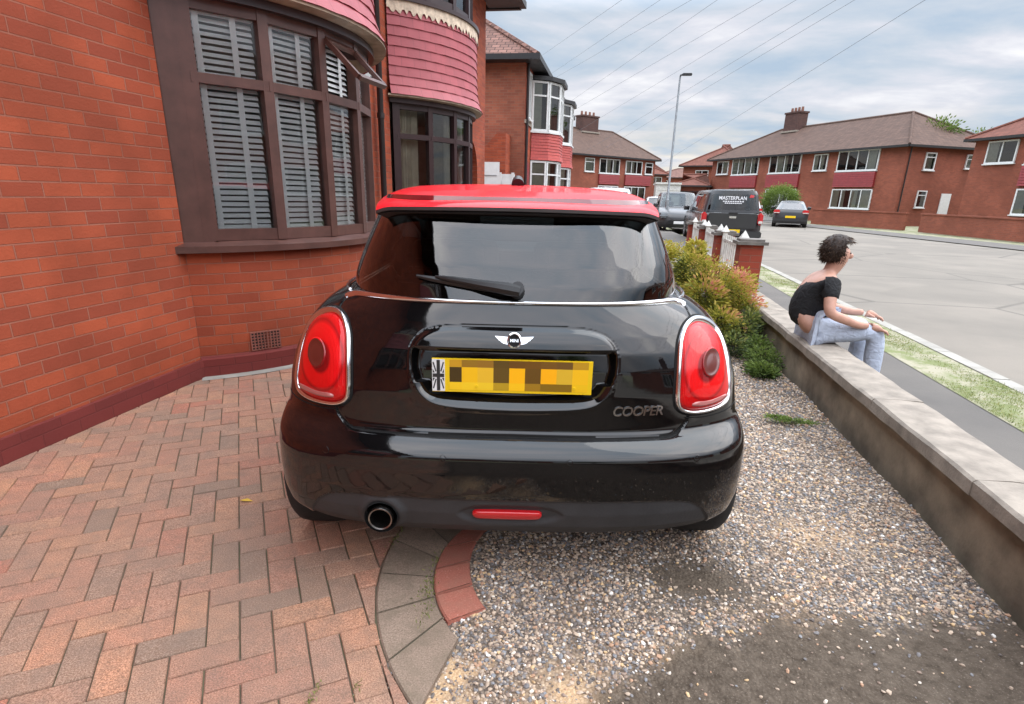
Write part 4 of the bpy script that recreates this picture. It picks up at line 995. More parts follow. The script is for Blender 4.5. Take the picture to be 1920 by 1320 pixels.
M['tyre'] = plain('tyre_rubber', (.018, .017, .016), .8, var=.2, vscale=14, bmp=.2)
M['alloy'] = plain('alloy_wheel', (.35, .36, .37), .35, metal=.8)
mt, t, b_ = newmat('red_lamp_lens'); o_ = N(t, 'ShaderNodeTexCoord').outputs['Object']
L(t, MIX(t, RAMP(t, NOISE(t, o_, 7, 3), [(.38, 0.0), (.62, 1.0)]), (.66, .002, .004), (.46, .002, .004)), b_.inputs['Base Color']); b_.inputs['Roughness'].default_value = .5; b_.inputs['Specular IOR Level'].default_value = .1; b_.inputs['Coat Weight'].default_value = .8; b_.inputs['Coat Roughness'].default_value = .03
sx_ = N(t, 'ShaderNodeSeparateXYZ'); L(t, o_, sx_.inputs[0])
dx_ = MATH(t, 'SUBTRACT', MATH(t, 'ABSOLUTE', sx_.outputs[0]), .655); dz_ = MATH(t, 'MULTIPLY', MATH(t, 'SUBTRACT', sx_.outputs[2], .812), .78)
rr_ = MATH(t, 'SQRT', MATH(t, 'ADD', MATH(t, 'MULTIPLY', dx_, dx_), MATH(t, 'MULTIPLY', dz_, dz_)))
rc_ = RAMP(t, MATH(t, 'MULTIPLY', rr_, 5.0), [(.18, (.22, .001, .003)), (.22, (.74, .003, .005)), (.38, (.80, .004, .006)), (.43, (.34, .001, .003)), (.46, (.62, .002, .004)), (.60, (.72, .003, .005)), (.66, (.40, .001, .003)), (.72, (.66, .002, .004)), (.90, (.48, .002, .004))])
rib = N(t, 'ShaderNodeTexWave', wave_type='BANDS', bands_direction='X'); rib.inputs['Scale'].default_value = 60; L(t, o_, rib.inputs['Vector'])
t.links.remove(b_.inputs['Base Color'].links[0]); L(t, MIX(t, MATH(t, 'MULTIPLY', rib.outputs['Fac'], .22), rc_, (.20, .001, .002)), b_.inputs['Base Color']); bump(t, b_, rib.outputs['Fac'], .35, .003)
cn_ = N(t, 'ShaderNodeNewGeometry'); L(t, cn_.outputs['Normal'], b_.inputs['Coat Normal']); M['lens'] = mt
M['lens_dark'] = paint('dark_red_bulb_recess', (.10, .012, .008), rough=.05, base_rough=.4)
M['lens_clear'] = paint('clear_reversing_lens', (.42, .13, .12), rough=.04, base_rough=.3)
M['reflector'] = paint('red_reflector', (.50, .006, .01), rough=.05, base_rough=.3)
M['plate_yellow'] = plain('yellow_plate', (.83, .55, .008), .35, var=.02)
M['plate_white'] = plain('white_plate_flag', (.75, .75, .75), .35, var=.02)
M['car_glass'] = glassmat('tinted_car_glass', (.22, .24, .24), 1.22, rough=.012)
M['clear_glass'] = glassmat('windscreen_glass', (.60, .68, .65), 1.0)
M['upholstery'] = plain('dark_upholstery', (.018, .018, .02), .85)

car = thing('hatchback_car', 'glossy black three door hatchback with a red roof, seen from behind on the drive', 'car', (cw(.004, 1.69)[0], cw(.004, 1.69)[1], 0), HEAD)

# ---------------------------------------------------------------- lower body as one dense surface, then split at the shut lines
HATCH = smoothpoly([(0, .587), (.28, .586), (.50, .586), (.556, .592), (.588, .612), (.604, .650), (.610, .76), (.614, .90), (.618, .965), (.600, .995), (.55, 1.03), (0, 1.06)], 6, False)
HATCH = np.vstack([HATCH, (HATCH*[-1, 1])[::-1]])
def sym(pts): p = smoothpoly(pts, 6, False); return np.vstack([p, (p*[-1, 1])[::-1]])
RECESS = sym([(0, .942), (.15, .9415), (.24, .936), (.295, .920), (.328, .892), (.343, .850), (.342, .80), (.325, .742), (.300, .706), (.262, .683), (.20, .672), (.10, .667), (0, .665)])
TRIMP = sym([(0, .382), (.30, .382), (.50, .380), (.60, .368), (.655, .340), (.69, .298), (.715, .24), (.72, .10), (0, .08)])
FOGD = smoothpoly([(-.185, .318), (-.16, .345), (-.10, .360), (0, .362), (.10, .360), (.16, .345), (.185, .318), (.16, .288), (.10, .272), (0, .269), (-.10, .272), (-.16, .288)], 4)
EXC = (-.436, .300)
NR, NS, NF = 250, 46, 26
zs_ = np.concatenate([np.arange(.186, .54, .0045), np.arange(.54, .66, .0028), np.arange(.66, 1.013, .0036)])
rows = []
for z in zs_:
    X, Y = section(z, CAR_T, CN, float(CDZ(z)), NR, NS, NF); rows.append(np.c_[X, Y])
R_ = np.array(rows)                                  # (nz, nc, 2)
nz_, nc_ = R_.shape[:2]
# right half then left half mirrored: columns from left front ... rear centre ... right front
full = np.concatenate([(R_*[-1, 1])[:, :0:-1], R_], 1); nc2 = full.shape[1]
X, Y = full[..., 0], full[..., 1]; Z = np.repeat(zs_[:, None], nc2, 1)
def normals(X, Y, Z):
    du = np.stack([np.gradient(a, axis=1) for a in (X, Y, Z)], -1); dv = np.stack([np.gradient(a, axis=0) for a in (X, Y, Z)], -1)
    n = np.cross(du, dv); return n/np.maximum(np.linalg.norm(n, axis=-1, keepdims=True), 1e-9)
nrm = normals(X, Y, Z)
rear = Y < .75
def ss(a, b, x): t_ = np.clip((x-a)/(b-a), 0, 1); return t_*t_*(3-2*t_)
dH = segdist(X, Z, HATCH); dR = segdist(X, Z, RECESS); inR = inpoly(X, Z, RECESS) & rear
disp = np.where(rear, -.007*np.exp(-(dH/.0032)**2), 0)
# grab-handle blade over the plate and the sunk plate well under it
handle = inR & (Z > .868)
well = inR & (Z <= .868)
disp = np.where(handle, .017*ss(0, .022, dR)*(.45+.55*ss(.945, .885, Z))-.003*np.exp(-(dR/.0035)**2), disp)
wd = np.where(Z < .76, .052, .024)                   # a slow ramp at the foot makes the bright lower lip
disp = np.where(well, -.040*ss(.004, wd, dR)+.004*np.exp(-((dR-.006)/.006)**2), disp)
disp += np.where(rear & ~inR, .003*np.exp(-(dR/.007)**2)*(Z < .80), 0)
# trim: a step down at its upper edge; dish for the reflector; hole for the exhaust
inT = inpoly(X, Z, TRIMP) & rear; dT = segdist(X, Z, TRIMP)
disp = np.where(inT, disp-.006*ss(0, .006, dT), disp)
inF = inpoly(X, Z, FOGD) & rear; dF = segdist(X, Z, FOGD); disp = np.where(inF, disp-.012*ss(0, .024, dF)+.0, disp)
dE = np.hypot(X-EXC[0], Z-EXC[1]); disp = disp+np.where(rear & (dE < .12), .012*np.exp(-((dE-.066)/.018)**2), 0)
# front wings and arches: a slight flare round the wheels
AX_R, AX_F, AZ, AR = .555, 3.05, .300, .345
V = np.stack([X, Y, Z], -1)+nrm*disp[..., None]
F = (np.arange(nz_-1)[:, None]*nc2+np.arange(nc2-1)[None]).ravel(); F = np.c_[F, F+1, F+nc2+1, F+nc2]
Vf = V.reshape(-1, 3); fc = np.stack([X, Y, Z], -1).reshape(-1, 3)[F].mean(1)
isr = fc[:, 1] < .75
arch = (np.abs(fc[:, 0]) > .5) & ((np.hypot(fc[:, 1]-AX_R, fc[:, 2]-AZ) < AR) | (np.hypot(fc[:, 1]-AX_F, fc[:, 2]-AZ) < AR)) & ((fc[:, 1] > .24) | (fc[:, 2] < .0))
ex = (np.hypot(fc[:, 0]-EXC[0], fc[:, 2]-EXC[1]) < .053) & isr
fh = inpoly(fc[:, 0], fc[:, 2], HATCH) & isr & (fc[:, 1] < .6)
ft = inpoly(fc[:, 0], fc[:, 2], TRIMP) & isr
fbump = isr & ~fh & (fc[:, 2] < .642) & (fc[:, 1] < .42)
gapm = (segdist(fc[:, 0], fc[:, 2], HATCH) < .0030) & isr & (fc[:, 2] < .99)
def sub(mask, name, mats, mi=None, smooth=True):
    f = F[mask]; u, inv = np.unique(f, return_inverse=True)
    return npmesh(name, Vf[u], inv.reshape(-1, 4), mats, car, smooth, mi=None if mi is None else mi[mask])
live = ~arch & ~ex
gm = np.where(gapm, 1, 0)
body_o = sub(live & ~fh & ~fbump & ~ft, 'body', [M['paint_black'], M['gap']], gm)
hatch_o = sub(live & fh, 'tailgate', [M['paint_black'], M['gap']], gm)
bumper_o = sub(live & fbump & ~ft, 'rear_bumper', [M['paint_black'], M['gap']], gm)
trim_o = sub(live & ft, 'bumper_trim', M['trim'])
# underbody and wheel housings
ub = MB(); ub.box(-.62, .62, .30, 3.5, .17, .20)
for s in (-1, 1):
    for ay in (AX_R, AX_F):
        for k in range(14):
            a, b = math.pi*k/14, math.pi*(k+1)/14
            p = lambda a_, x_: (x_, ay+(AR+.004)*math.cos(a_), AZ+(AR+.004)*math.sin(a_))
            xo = np.interp((math.cos(a)+math.cos(b))/2, [-1, -.55, -.2, 1], [.66, .73, .83, .83]); ub.face([p(a, s*xo), p(b, s*xo), p(b, s*.5), p(a, s*.5)])
        ub.face([(s*.5, ay+AR*math.cos(math.pi*k/14), AZ+AR*math.sin(math.pi*k/14)) for k in range(15)])
ub.build('underbody', M['black_plastic'], car)
fx = MB()       # front valance, bonnet and inner bulkheads close the shell
fx.face([(-.62, 2.80, 1.008), (.62, 2.80, 1.008), (.55, 2.1, 1.0), (-.55, 2.1, 1.0)])
fx.build('dashboard', M['upholstery'], car)

# ---------------------------------------------------------------- surface helper for everything that lies on the body
def on_body(x, z, off=0.0, body=True):
    x = np.asarray(x, float); z = np.asarray(z, float)
    xs, zs2 = np.atleast_1d(x), np.atleast_1d(z)
    xs, zs2 = np.broadcast_arrays(xs, zs2); e = .0025
    y = rear_y(xs, zs2, body); yx = (rear_y(xs+e, zs2, body)-rear_y(xs-e, zs2, body))/(2*e); yz = (rear_y(xs, zs2+e, body)-rear_y(xs, zs2-e, body))/(2*e)
    n = np.stack([yx, -np.ones_like(yx), yz], -1); n /= np.linalg.norm(n, axis=-1, keepdims=True)
    return np.stack([xs, y, zs2], -1)+n*np.asarray(off)[..., None] if np.ndim(off) else np.stack([xs, y, zs2], -1)+n*off
def dome(name, outline, prof, mats, parent, mi=None, body=True, cen=None):
    """rings shrinking from the outline to its centre; prof = [(shrink 0..1, offset, material)]"""
    o = np.asarray(outline, float); c = o.mean(0) if cen is None else np.array(cen)
    rings = []
    for s, off, _ in prof: q = c+(o-c)*s; rings.append(on_body(q[:, 0], q[:, 1], off, body))
    Vv = np.vstack(rings); n = len(o); ff = []; mm = []
    for k in range(len(rings)-1):
        for i in range(n):
            j = (i+1) % n; ff.append((k*n+i, k*n+j, (k+1)*n+j, (k+1)*n+i)); mm.append(prof[k+1][2])
    cc = on_body(c[0], c[1], prof[-1][1], body)[0]; Vv = np.vstack([Vv, cc]); ci = len(Vv)-1
    ff2 = [((len(rings)-1)*n+i, (len(rings)-1)*n+(i+1) % n, ci, ci) for i in range(n)]
    me = bpy.data.meshes.new(name); me.from_pydata(Vv.tolist(), [], ff+[f[:3] for f in ff2]); me.polygons.foreach_set('material_index', mm+[prof[-1][2]]*n)
    for q in mats: me.materials.append(q)
    me.shade_smooth(); ob = bpy.data.objects.new(name, me); COL.objects.link(ob); ob.parent = parent
    bm = bmesh.new(); bm.from_mesh(me); bmesh.ops.recalc_face_normals(bm, faces=bm.faces); 
    if sum(f.normal.y*f.calc_area() for f in bm.faces) > 0: bmesh.ops.reverse_faces(bm, faces=bm.faces)
    bm.to_mesh(me); bm.free(); return ob
def inset(o, d):
    o = np.asarray(o, float); p, q = np.roll(o, 1, 0), np.roll(o, -1, 0); t_ = q-p; t_ /= np.linalg.norm(t_, axis=1)[:, None]
    n = np.c_[-t_[:, 1], t_[:, 0]]; ar = np.sum(o[:, 0]*np.roll(o[:, 1], -1)-np.roll(o[:, 0], -1)*o[:, 1])
    return o+n*d*(1 if ar > 0 else -1)
LAMP = smoothpoly([(.545, .70), (.542, .78), (.545, .85), (.553, .897), (.576, .933), (.615, .950), (.66, .946), (.705, .927), (.738, .897), (.755, .855), (.764, .80), (.771, .74), (.772, .70), (.758, .667), (.72, .652), (.66, .647), (.60, .651), (.562, .668)], 6)
def ribbon_ring(name, o, w0, w1, prof, mt_, parent):
    """a raised ring of rounded section along the outline: prof = [(t across, offset)]"""
    rings = [on_body(*inset(o, w0+(w1-w0)*t_).T, off) for t_, off in prof]; n = len(o); Vv = np.vstack(rings); ff = []
    for k in range(len(rings)-1):
        for i in range(n): j = (i+1) % n; ff.append((k*n+i, k*n+j, (k+1)*n+j, (k+1)*n+i))
    ob = npmesh(name, Vv, np.array(ff), mt_, parent)
    me = ob.data; bm = bmesh.new(); bm.from_mesh(me); bmesh.ops.recalc_face_normals(bm, faces=bm.faces)
    if sum(f.normal.y*f.calc_area() for f in bm.faces) > 0: bmesh.ops.reverse_faces(bm, faces=bm.faces)
    bm.to_mesh(me); bm.free(); return ob
for s in (1, -1):
    o = LAMP*[s, 1]; c = (s*.648, .79)
    inner = inset(o, .0155)
    lamp = dome('tail_light', inner, [(1.0, .004, 0), (.97, .0125, 0), (.90, .017, 0), (.78, .022, 0), (.60, .026, 0), (.42, .028, 0), (.2, .029, 0)], [M['lens']], car, cen=c)
    ribbon_ring('chrome_surround', o, -.002, .0165, [(0, -.006), (0.02, .004), (.12, .0115), (.35, .0155), (.6, .0155), (.88, .011), (1.0, .004), (1.0, -.004)], M['chrome'], lamp)
    cc = (s*.655, .812); th = np.linspace(0, 2*np.pi, 41)[:-1]
    ci_ = np.c_[cc[0]+.036*np.cos(th), cc[1]+.044*np.sin(th)]
    dome('bulb_recess', ci_, [(1.0, .022, 0), (.99, .0315, 0), (.90, .0335, 0), (.80, .0305, 1), (.5, .0315, 1), (.2, .032, 1)], [M['lens'], M['lens_dark']], lamp, cen=cc)
    st_ = smoothpoly([(s*.60, .682), (s*.66, .678), (s*.735, .690), (s*.728, .702), (s*.66, .694), (s*.606, .696)], 4)
    dome('reversing_lens', st_, [(1.0, .0135, 0), (.96, .0235, 0), (.6, .0245, 0)], [M['lens_clear']], lamp)
    # dark seam round the lamp
    ribbon_ring('lamp_seam', o, -.007, -.001, [(0, .0012), (.5, .0018), (1, .0012)], M['gap'], lamp)
# shut line between bumper and wing under each lamp
def line_on_body(name, pts, w, off, mt_, parent, body=True, closed=False, n=8, smoothit=True):
    p = smoothpoly(pts, n, closed) if smoothit else np.array(pts, float); t_ = np.gradient(p, axis=0); t_ /= np.linalg.norm(t_, axis=1)[:, None]; nn = np.c_[-t_[:, 1], t_[:, 0]]
    prof = [(-w/2, -off*.2), (-w*.42, off*.6), (0, off), (w*.42, off*.6), (w/2, -off*.2)]
    rings = [on_body(*(p+nn*q).T, o_, body) for q, o_ in prof]; m_ = len(p); Vv = np.vstack(rings); ff = []
    for k in range(len(rings)-1):
        for i in range(m_-1): ff.append((k*m_+i, k*m_+i+1, (k+1)*m_+i+1, (k+1)*m_+i))
    return npmesh(name, Vv, np.array(ff), mt_, parent)
for s in (1, -1):
    line_on_body('shut_line', [(s*.585, .640), (s*.66, .632), (s*.76, .634), (s*.83, .640)], .004, .0015, M['gap'], bumper_o)
line_on_body('chrome_beltline', [(-.606, .986), (-.585, .995), (-.53, 1.004), (-.3, 1.009), (0, 1.010), (.3, 1.009), (.53, 1.004), (.585, .995), (.606, .986)], .0115, .012, M['chrome'], hatch_o)
# belt strip along the sides
bs = MB()
for s in (-1, 1):
    X_, Y_ = section(1.0, CAR_T, CN, float(CDZ(1.0)), 60, 40, 30); pts = [(s*(x+.004), y, 1.006) for x, y in zip(X_, Y_) if x > .592 and y < 2.6]
    bs.tube(pts, .006, 6)
bs.build('side_beltline', M['chrome'], car, smooth=True)

# ---------------------------------------------------------------- plate, badge and lettering
def yrec(x, z, d=.030): return float(rear_y(np.array([x]), np.array([z]))[0])+d
py = .104
pb = MB(); pb.box(-.265, .257, py, py+.010, .727, .839); plate = pb.build('number_plate', M['plate_yellow'], car)
fl = MB(); fl.box(-.265, -.2235, py-.0012, py+.001, .729, .837); flg = fl.build('plate_flag', M['plate_white'], plate)
M['flag_grey'] = plain('flag_dark_grey', (.03, .03, .032), .4)
fg = MB(); yq = py-.0020
def q2(x0, z0, x1, z1, w):
    d = Vector((x1-x0, 0, z1-z0)).normalized(); n = Vector((-d.z, 0, d.x))*w/2; a, b = Vector((x0, yq, z0)), Vector((x1, yq, z1)); fg.face([a-n, b-n, b+n, a+n])
cx_, cz_ = -.2443, .783
q2(cx_, .731, cx_, .835, .011); yq -= .0003; q2(-.2630, cz_, -.2255, cz_, .012); yq += .0006
for sx_ in (-1, 1):
    for sz_ in (-1, 1):
        q2(cx_+sx_*.008, cz_+sz_*.013, cx_+sx_*.017, cz_+sz_*.045, .0042)
        fg.face([(cx_+sx_*.0115, yq, cz_+sz_*.009), (cx_+sx_*.0185, yq, cz_+sz_*.009), (cx_+sx_*.0185, yq, cz_+sz_*.022)][::1])
fg.build('flag_cross', M['flag_grey'], plate)
# the plate's characters are unreadable in the photograph: coarse smudged blocks of dirt-brown and ochre on the yellow
def pcol(r, g, b): 
    n_ = 'plate_tone_%02x%02x%02x' % (r, g, b); lin = tuple(((c/255)/12.92 if c/255 < .04045 else ((c/255+.055)/1.055)**2.4) for c in (r, g, b))
    if n_ not in M: M[n_] = plain(n_, tuple(c*1.0 for c in lin), .4, var=0)
    return M[n_]
pbm = MB(); tones = []; bx0, cwid = -.1845, .0515
top_row = [(200, 150, 30), (150, 112, 30), (150, 108, 35), (95, 72, 25), (108, 72, 20), (112, 75, 20), (118, 82, 25), (110, 78, 30), (190, 145, 30)]
mid_row = [(70, 52, 15), (245, 190, 20), (233, 185, 45), (100, 76, 25), (255, 186, 10), (105, 74, 20), (255, 180, 10), (220, 178, 45), (245, 190, 22)]
low_row = [(245, 200, 30), (245, 203, 35), (240, 200, 40), (185, 150, 30), (250, 196, 20), (160, 120, 25), (135, 102, 15), (135, 102, 15), (238, 190, 20)]
mats_l = []
for row, z1, z0 in ((top_row, .837, .812), (mid_row, .812, .761), (low_row, .761, .735)):
    for k, c in enumerate(row):
        x0 = bx0+cwid*(k-1)+.016; x1 = x0+cwid
        if k == 0: x0 += .012
        if k == 8: x1 = min(x1, .244)
        m_ = pcol(*c)
        if m_ not in mats_l: mats_l.append(m_)
        pbm.k = mats_l.index(m_); pbm.face([(x0, py-.0008, z0), (x1, py-.0008, z0), (x1, py-.0008, z1), (x0, py-.0008, z1)])
pbm.build('obscured_characters', mats_l, plate)
scw = MB()
for x in (-.12, .20): scw.tube([(x, py-.003, .748), (x, py, .748)], .005, 10)
scw.build('plate_screws', M['plate_yellow'], plate)
# winged badge on the handle
bz, boff = .897, .0165
def bpt(x, z, o=0.0): p = on_body(x, z, .017+o)[0]; return Vector(p)
def lens_shape(b, pts, o0, o1):
    lo = [bpt(x, z, o0) for x, z in pts]; hi = [bpt(x, z, o1) for x, z in pts]; b.face(hi)
    for i in range(len(pts)): j = (i+1) % len(pts); b.face([lo[i], lo[j], hi[j], hi[i]])
wb = MB()
for s in (-1, 1):
    lens_shape(wb, [(s*.020, bz+.010), (s*.062, bz+.012), (s*.057, bz+.006), (s*.054, bz+.005), (s*.050, bz-.0005), (s*.046, bz-.0015), (s*.040, bz-.007), (s*.034, bz-.010), (s*.019, bz-.013)][::s], -.004, .004)
badge = wb.build('winged_badge', M['chrome'], hatch_o)
rg = MB(); pr = [(.0235, -.003), (.0235, .006), (.0195, .0075), (.0180, .006), (.0175, .002)]; seg = 36
for i in range(seg):
    a, b = 2*math.pi*i/seg, 2*math.pi*(i+1)/seg
    for (r0, o0), (r1, o1) in zip(pr[:-1], pr[1:]):
        rg.face([bpt(r0*math.cos(a), bz-.001+r0*math.sin(a), o0), bpt(r0*math.cos(b), bz-.001+r0*math.sin(b), o0), bpt(r1*math.cos(b), bz-.001+r1*math.sin(b), o1), bpt(r1*math.cos(a), bz-.001+r1*math.sin(a), o1)])
rg.build('badge_ring', M['chrome'], badge, smooth=True)
dk = MB(); dk.face([bpt(.0178*math.cos(a), bz-.001+.0178*math.sin(a), .0025) for a in np.linspace(0, 2*np.pi, 25)[:-1]]); dk.build('badge_disc', M['gap'], badge)
def letters(txt, size, mt_, parent, name, place, shear=.0, extr=.0015, spacing=1.0):
    cu = bpy.data.curves.new('t', 'FONT'); cu.body = txt; cu.size = size; cu.extrude = extr; cu.shear = shear; cu.offset = size*.012; cu.space_character = spacing; cu.align_x = 'CENTER'; cu.align_y = 'CENTER'
    to = bpy.data.objects.new('t', cu); COL.objects.link(to); bpy.context.view_layer.update()
    me = bpy.data.meshes.new_from_object(to.evaluated_get(bpy.context.evaluated_depsgraph_get())); bpy.data.objects.remove(to); bpy.data.curves.remove(cu)
    for v in me.vertices: v.co = place(v.co.x, v.co.y, v.co.z)
    me.name = name; me.materials.clear(); me.materials.append(mt_); o = bpy.data.objects.new(name, me); COL.objects.link(o); o.parent = parent; return o
letters('MINI', .0135, M['chrome'], badge, 'badge_lettering', lambda x, y, z: bpt(x*1.0, bz-.001+y, .0035+z), extr=.0008)
letters('COOPER', .046, M['chrome'], hatch_o, 'chrome_lettering', lambda x, y, z: Vector(on_body(.4165+x, .671+y*1.0, .002+z)[0]), shear=.16, extr=.0018, spacing=.93)
# reflector, exhaust, sensors
fo = smoothpoly([(-.118, .3165), (-.112, .3285), (-.09, .3325), (0, .3335), (.09, .3325), (.112, .3285), (.118, .3165), (.112, .3045), (.09, .3005), (0, .2995), (-.09, .3005), (-.112, .3045)], 4)
fo[:, 0] -= .010
dome('rear_reflector', fo, [(1.0, -.020, 0), (.99, -.006, 0), (.95, -.003, 0), (.8, -.001, 0), (.4, 0, 0)], [M['reflector']], bumper_o, cen=(-.010, .3165))
exh = MB(); ey = .012; seg = 40
prof = [(.0335, .22), (.0335, .005), (.0355, -.004), (.0400, -.006), (.0425, 0.0), (.0425, .18)]
for i in range(seg):
    a, b = 2*math.pi*i/seg, 2*math.pi*(i+1)/seg
    for (r0, y0_), (r1, y1_) in zip(prof[:-1], prof[1:]):
        pt = lambda r, y, t_: (EXC[0]+r*math.cos(t_), ey+y, EXC[1]+r*math.sin(t_)); exh.face([pt(r0, y0_, a), pt(r1, y1_, a), pt(r1, y1_, b), pt(r0, y0_, b)])
M['steel'] = plain('exhaust_steel', (.42, .40, .38), .25, metal=1.0, var=.2); M['soot'] = plain('soot', (.008, .007, .007), .9)
exo = exh.build('exhaust_pipe', M['steel'], car, smooth=True)
exi = MB(); exi.face([(EXC[0]+.034*math.cos(a), ey+.10, EXC[1]+.034*math.sin(a)) for a in np.linspace(0, 2*np.pi, 25)[:-1]]); exi.build('exhaust_bore', M['soot'], exo)
exs = MB(); pr = [(.053, .02), (.052, .25)]
for i in range(seg):
    a, b = 2*math.pi*i/seg, 2*math.pi*(i+1)/seg; pt = lambda r, y, t_: (EXC[0]+r*math.cos(t_), ey+y, EXC[1]+r*math.sin(t_)); exs.face([pt(.056, .005, a), pt(.056, .005, b), pt(.056, .25, b), pt(.056, .25, a)])
exs.face([(EXC[0]+.056*math.cos(a), ey+.2, EXC[1]+.056*math.sin(a)) for a in np.linspace(0, 2*np.pi, 25)[:-1]]); exs.build('exhaust_shroud', M['gap'], trim_o)
for x, z in ((-.222, .530), (.190, .527), (-.62, .523), (.62, .525)):
    th = np.linspace(0, 2*np.pi, 21)[:-1]; dome('parking_sensor', np.c_[x+.011*np.cos(th), z+.011*np.sin(th)], [(1.0, -.001, 1), (.99, .0015, 1), (.86, .001, 0), (.4, .0015, 0)], [M['paint_black'], M['gap']], bumper_o, cen=(x, z))

# ---------------------------------------------------------------- greenhouse: rear glass, pillars, side glass, windscreen
zg = np.linspace(1.004, 1.338, 60); rows = []
NR2, NS2, NF2 = 90, 50, 60
for z in zg: X_, Y_ = section(z, GH_T, float(GNZ(z)), float(GDZ(z)), NR2, NS2, NF2, Df=.30, nfr=3.2); rows.append(np.c_[X_, Y_])
R_ = np.array(rows); full = np.concatenate([(R_*[-1, 1])[:, :0:-1], R_], 1); nc2g = full.shape[1]
Xg, Yg, Zg = full[..., 0], full[..., 1], np.repeat(zg[:, None], nc2g, 1)
Vg = np.stack([Xg, Yg, Zg], -1).reshape(-1, 3); Fg = (np.arange(len(zg)-1)[:, None]*nc2g+np.arange(nc2g-1)[None]).ravel(); Fg = np.c_[Fg, Fg+1, Fg+nc2g+1, Fg+nc2g]
cg = Vg[Fg].mean(1); wv = table(GH_T, cg[:, 2]); tt = np.abs(cg[:, 0])/wv[0]
zt01 = np.clip((cg[:, 2]-1.012)/.32, 0, 1)
rearg = (cg[:, 1] < wv[1]+GD) & (tt < .93) & (cg[:, 2] > 1.018)
frontg = (cg[:, 1] > wv[2]-.26) & (tt < .93) & (cg[:, 2] > 1.02)
sideg = (tt >= .985) & (cg[:, 1] > wv[1]+GD+.12) & (cg[:, 1] < wv[2]-.36) & (cg[:, 2] > 1.03) & (cg[:, 2] < 1.30) & ~((cg[:, 1] > 1.28) & (cg[:, 1] < 1.38))
pill = ~(rearg | frontg | sideg)
def subg(mask, name, mt_, off=0.0):
    f = Fg[mask]; u, inv = np.unique(f, return_inverse=True); return npmesh(name, Vg[u], inv.reshape(-1, 4), mt_, car)
subg(pill, 'pillars', M['paint_black']); rgl = subg(rearg, 'rear_window', M['car_glass']); subg(frontg, 'windscreen', M['clear_glass']); subg(sideg & (cg[:, 0] > 0), 'side_window', M['car_glass']); subg(sideg & (cg[:, 0] < 0), 'side_window', M['car_glass'])
# black printed border inside the rear glass
bd = [(-.545, 1.022), (-.50, 1.012), (0, 1.012), (.50, 1.012), (.545, 1.022)]
# wiper lying across the lower left of the glass
wp = MB()
def gpt(x, z, o): return Vector(on_body(x, z, o, False)[0])
blade = [gpt(x, 1.079-.045*((x+.325)/.33)-.0*x, .014) for x in np.linspace(-.325, -.02, 14)]
wp.tube(blade, [.0045, .007, .009, .010, .010, .010, .010, .010, .0095, .009, .0085, .008, .007, .005], 6)
wiper = wp.build('rear_wiper', M['black_plastic'], car, smooth=True)
wa = MB(); arm = [gpt(x, 1.083-.046*((x+.30)/.31), o) for x, o in zip(np.linspace(-.26, .012, 10), (.022, .026, .03, .033, .036, .040, .043, .045, .045, .042))]
wa.tube(arm, [.004, .008, .010, .0115, .0135, .0155, .0175, .0195, .021, .018], 8)
wa.tube([gpt(.006, 1.046, -.01), gpt(.006, 1.046, .05)], [.026, .021], 14); wa.build('wiper_arm', M['black_plastic'], wiper, smooth=True)
# faint heater lines
hl = MB()
for k in range(9):
    z = 1.06+k*.026; w_ = .40-.02*k; hl.tube([gpt(x, z, -.004) for x in np.linspace(-w_, w_, 12)], .0007, 3)
hl.build('heater_lines', M['gutter'], rgl)

# ---------------------------------------------------------------- red roof with its lip over the rear glass
ny, nx_ = 90, 61
yc = np.linspace(0, 1, ny); 
def roof_z(y): return np.interp(y, [.28, .34, .45, .65, .95, 1.3, 1.7, 2.0, 2.15], [1.312, 1.322, 1.338, 1.360, 1.380, 1.392, 1.388, 1.368, 1.348])
def roof_w(y): return np.interp(y, [.28, .36, .5, .8, 1.3, 1.8, 2.15], [.452, .485, .505, .530, .545, .53, .50])
tx = np.linspace(-1, 1, nx_); RV = np.zeros((ny, nx_, 3))
for i, q in enumerate(yc):
    for j, t_ in enumerate(tx):
        yr0 = .300+.085*abs(t_)**2.6; yf0 = 2.13-.10*abs(t_)**2.2; y = yr0+(yf0-yr0)*q
        k = np.array([max(.28, y-.0)]); w_ = roof_w(k)[0]; z = roof_z(k)[0]
        wr = w_*(1-.0*q); x = wr*(abs(t_)**.9)*np.sign(t_)
        z = z-.022*abs(t_)**2.2-.012*max(0, (abs(t_)-.86)/.14)**2-.010*math.exp(-q/.012)
        RV[i, j] = (x, y, z)
Vr = RV.reshape(-1, 3); Fr = (np.arange(ny-1)[:, None]*nx_+np.arange(nx_-1)[None]).ravel(); Fr = np.c_[Fr, Fr+1, Fr+nx_+1, Fr+nx_]
roof_o = npmesh('roof', Vr, Fr, M['paint_red'], car)
# grey-black lip under the trailing edge and along the sides
el = MB(); edge = [Vector(RV[0, j]) for j in range(nx_)]; side_l = [Vector(RV[i, 0]) for i in range(ny)]; side_r = [Vector(RV[i, -1]) for i in range(ny)]
path = side_l[:0:-1]+edge+side_r[1:]
lo = [p+Vector((0, 0, -.011)) for p in path]; el.strip(lo, path)
inn = [Vector((p.x*.93, p.y+.05, p.z-.030)) for p in path]; el.strip(inn, lo)
el.build('roof_lip', M['lip_grey'], roof_o, smooth=30)
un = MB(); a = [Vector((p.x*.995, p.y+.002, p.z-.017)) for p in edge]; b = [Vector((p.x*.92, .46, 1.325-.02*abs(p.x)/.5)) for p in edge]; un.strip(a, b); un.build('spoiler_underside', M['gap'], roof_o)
an_ = MB(); base = Vector((0.0, 1.12, 1.388)); an_.tube([base, base+Vector((0, .05, .018)), base+Vector((0, .10, .026))], [.030, .026, .012], 12); an_.build('aerial_base', M['black_plastic'], roof_o, smooth=True)

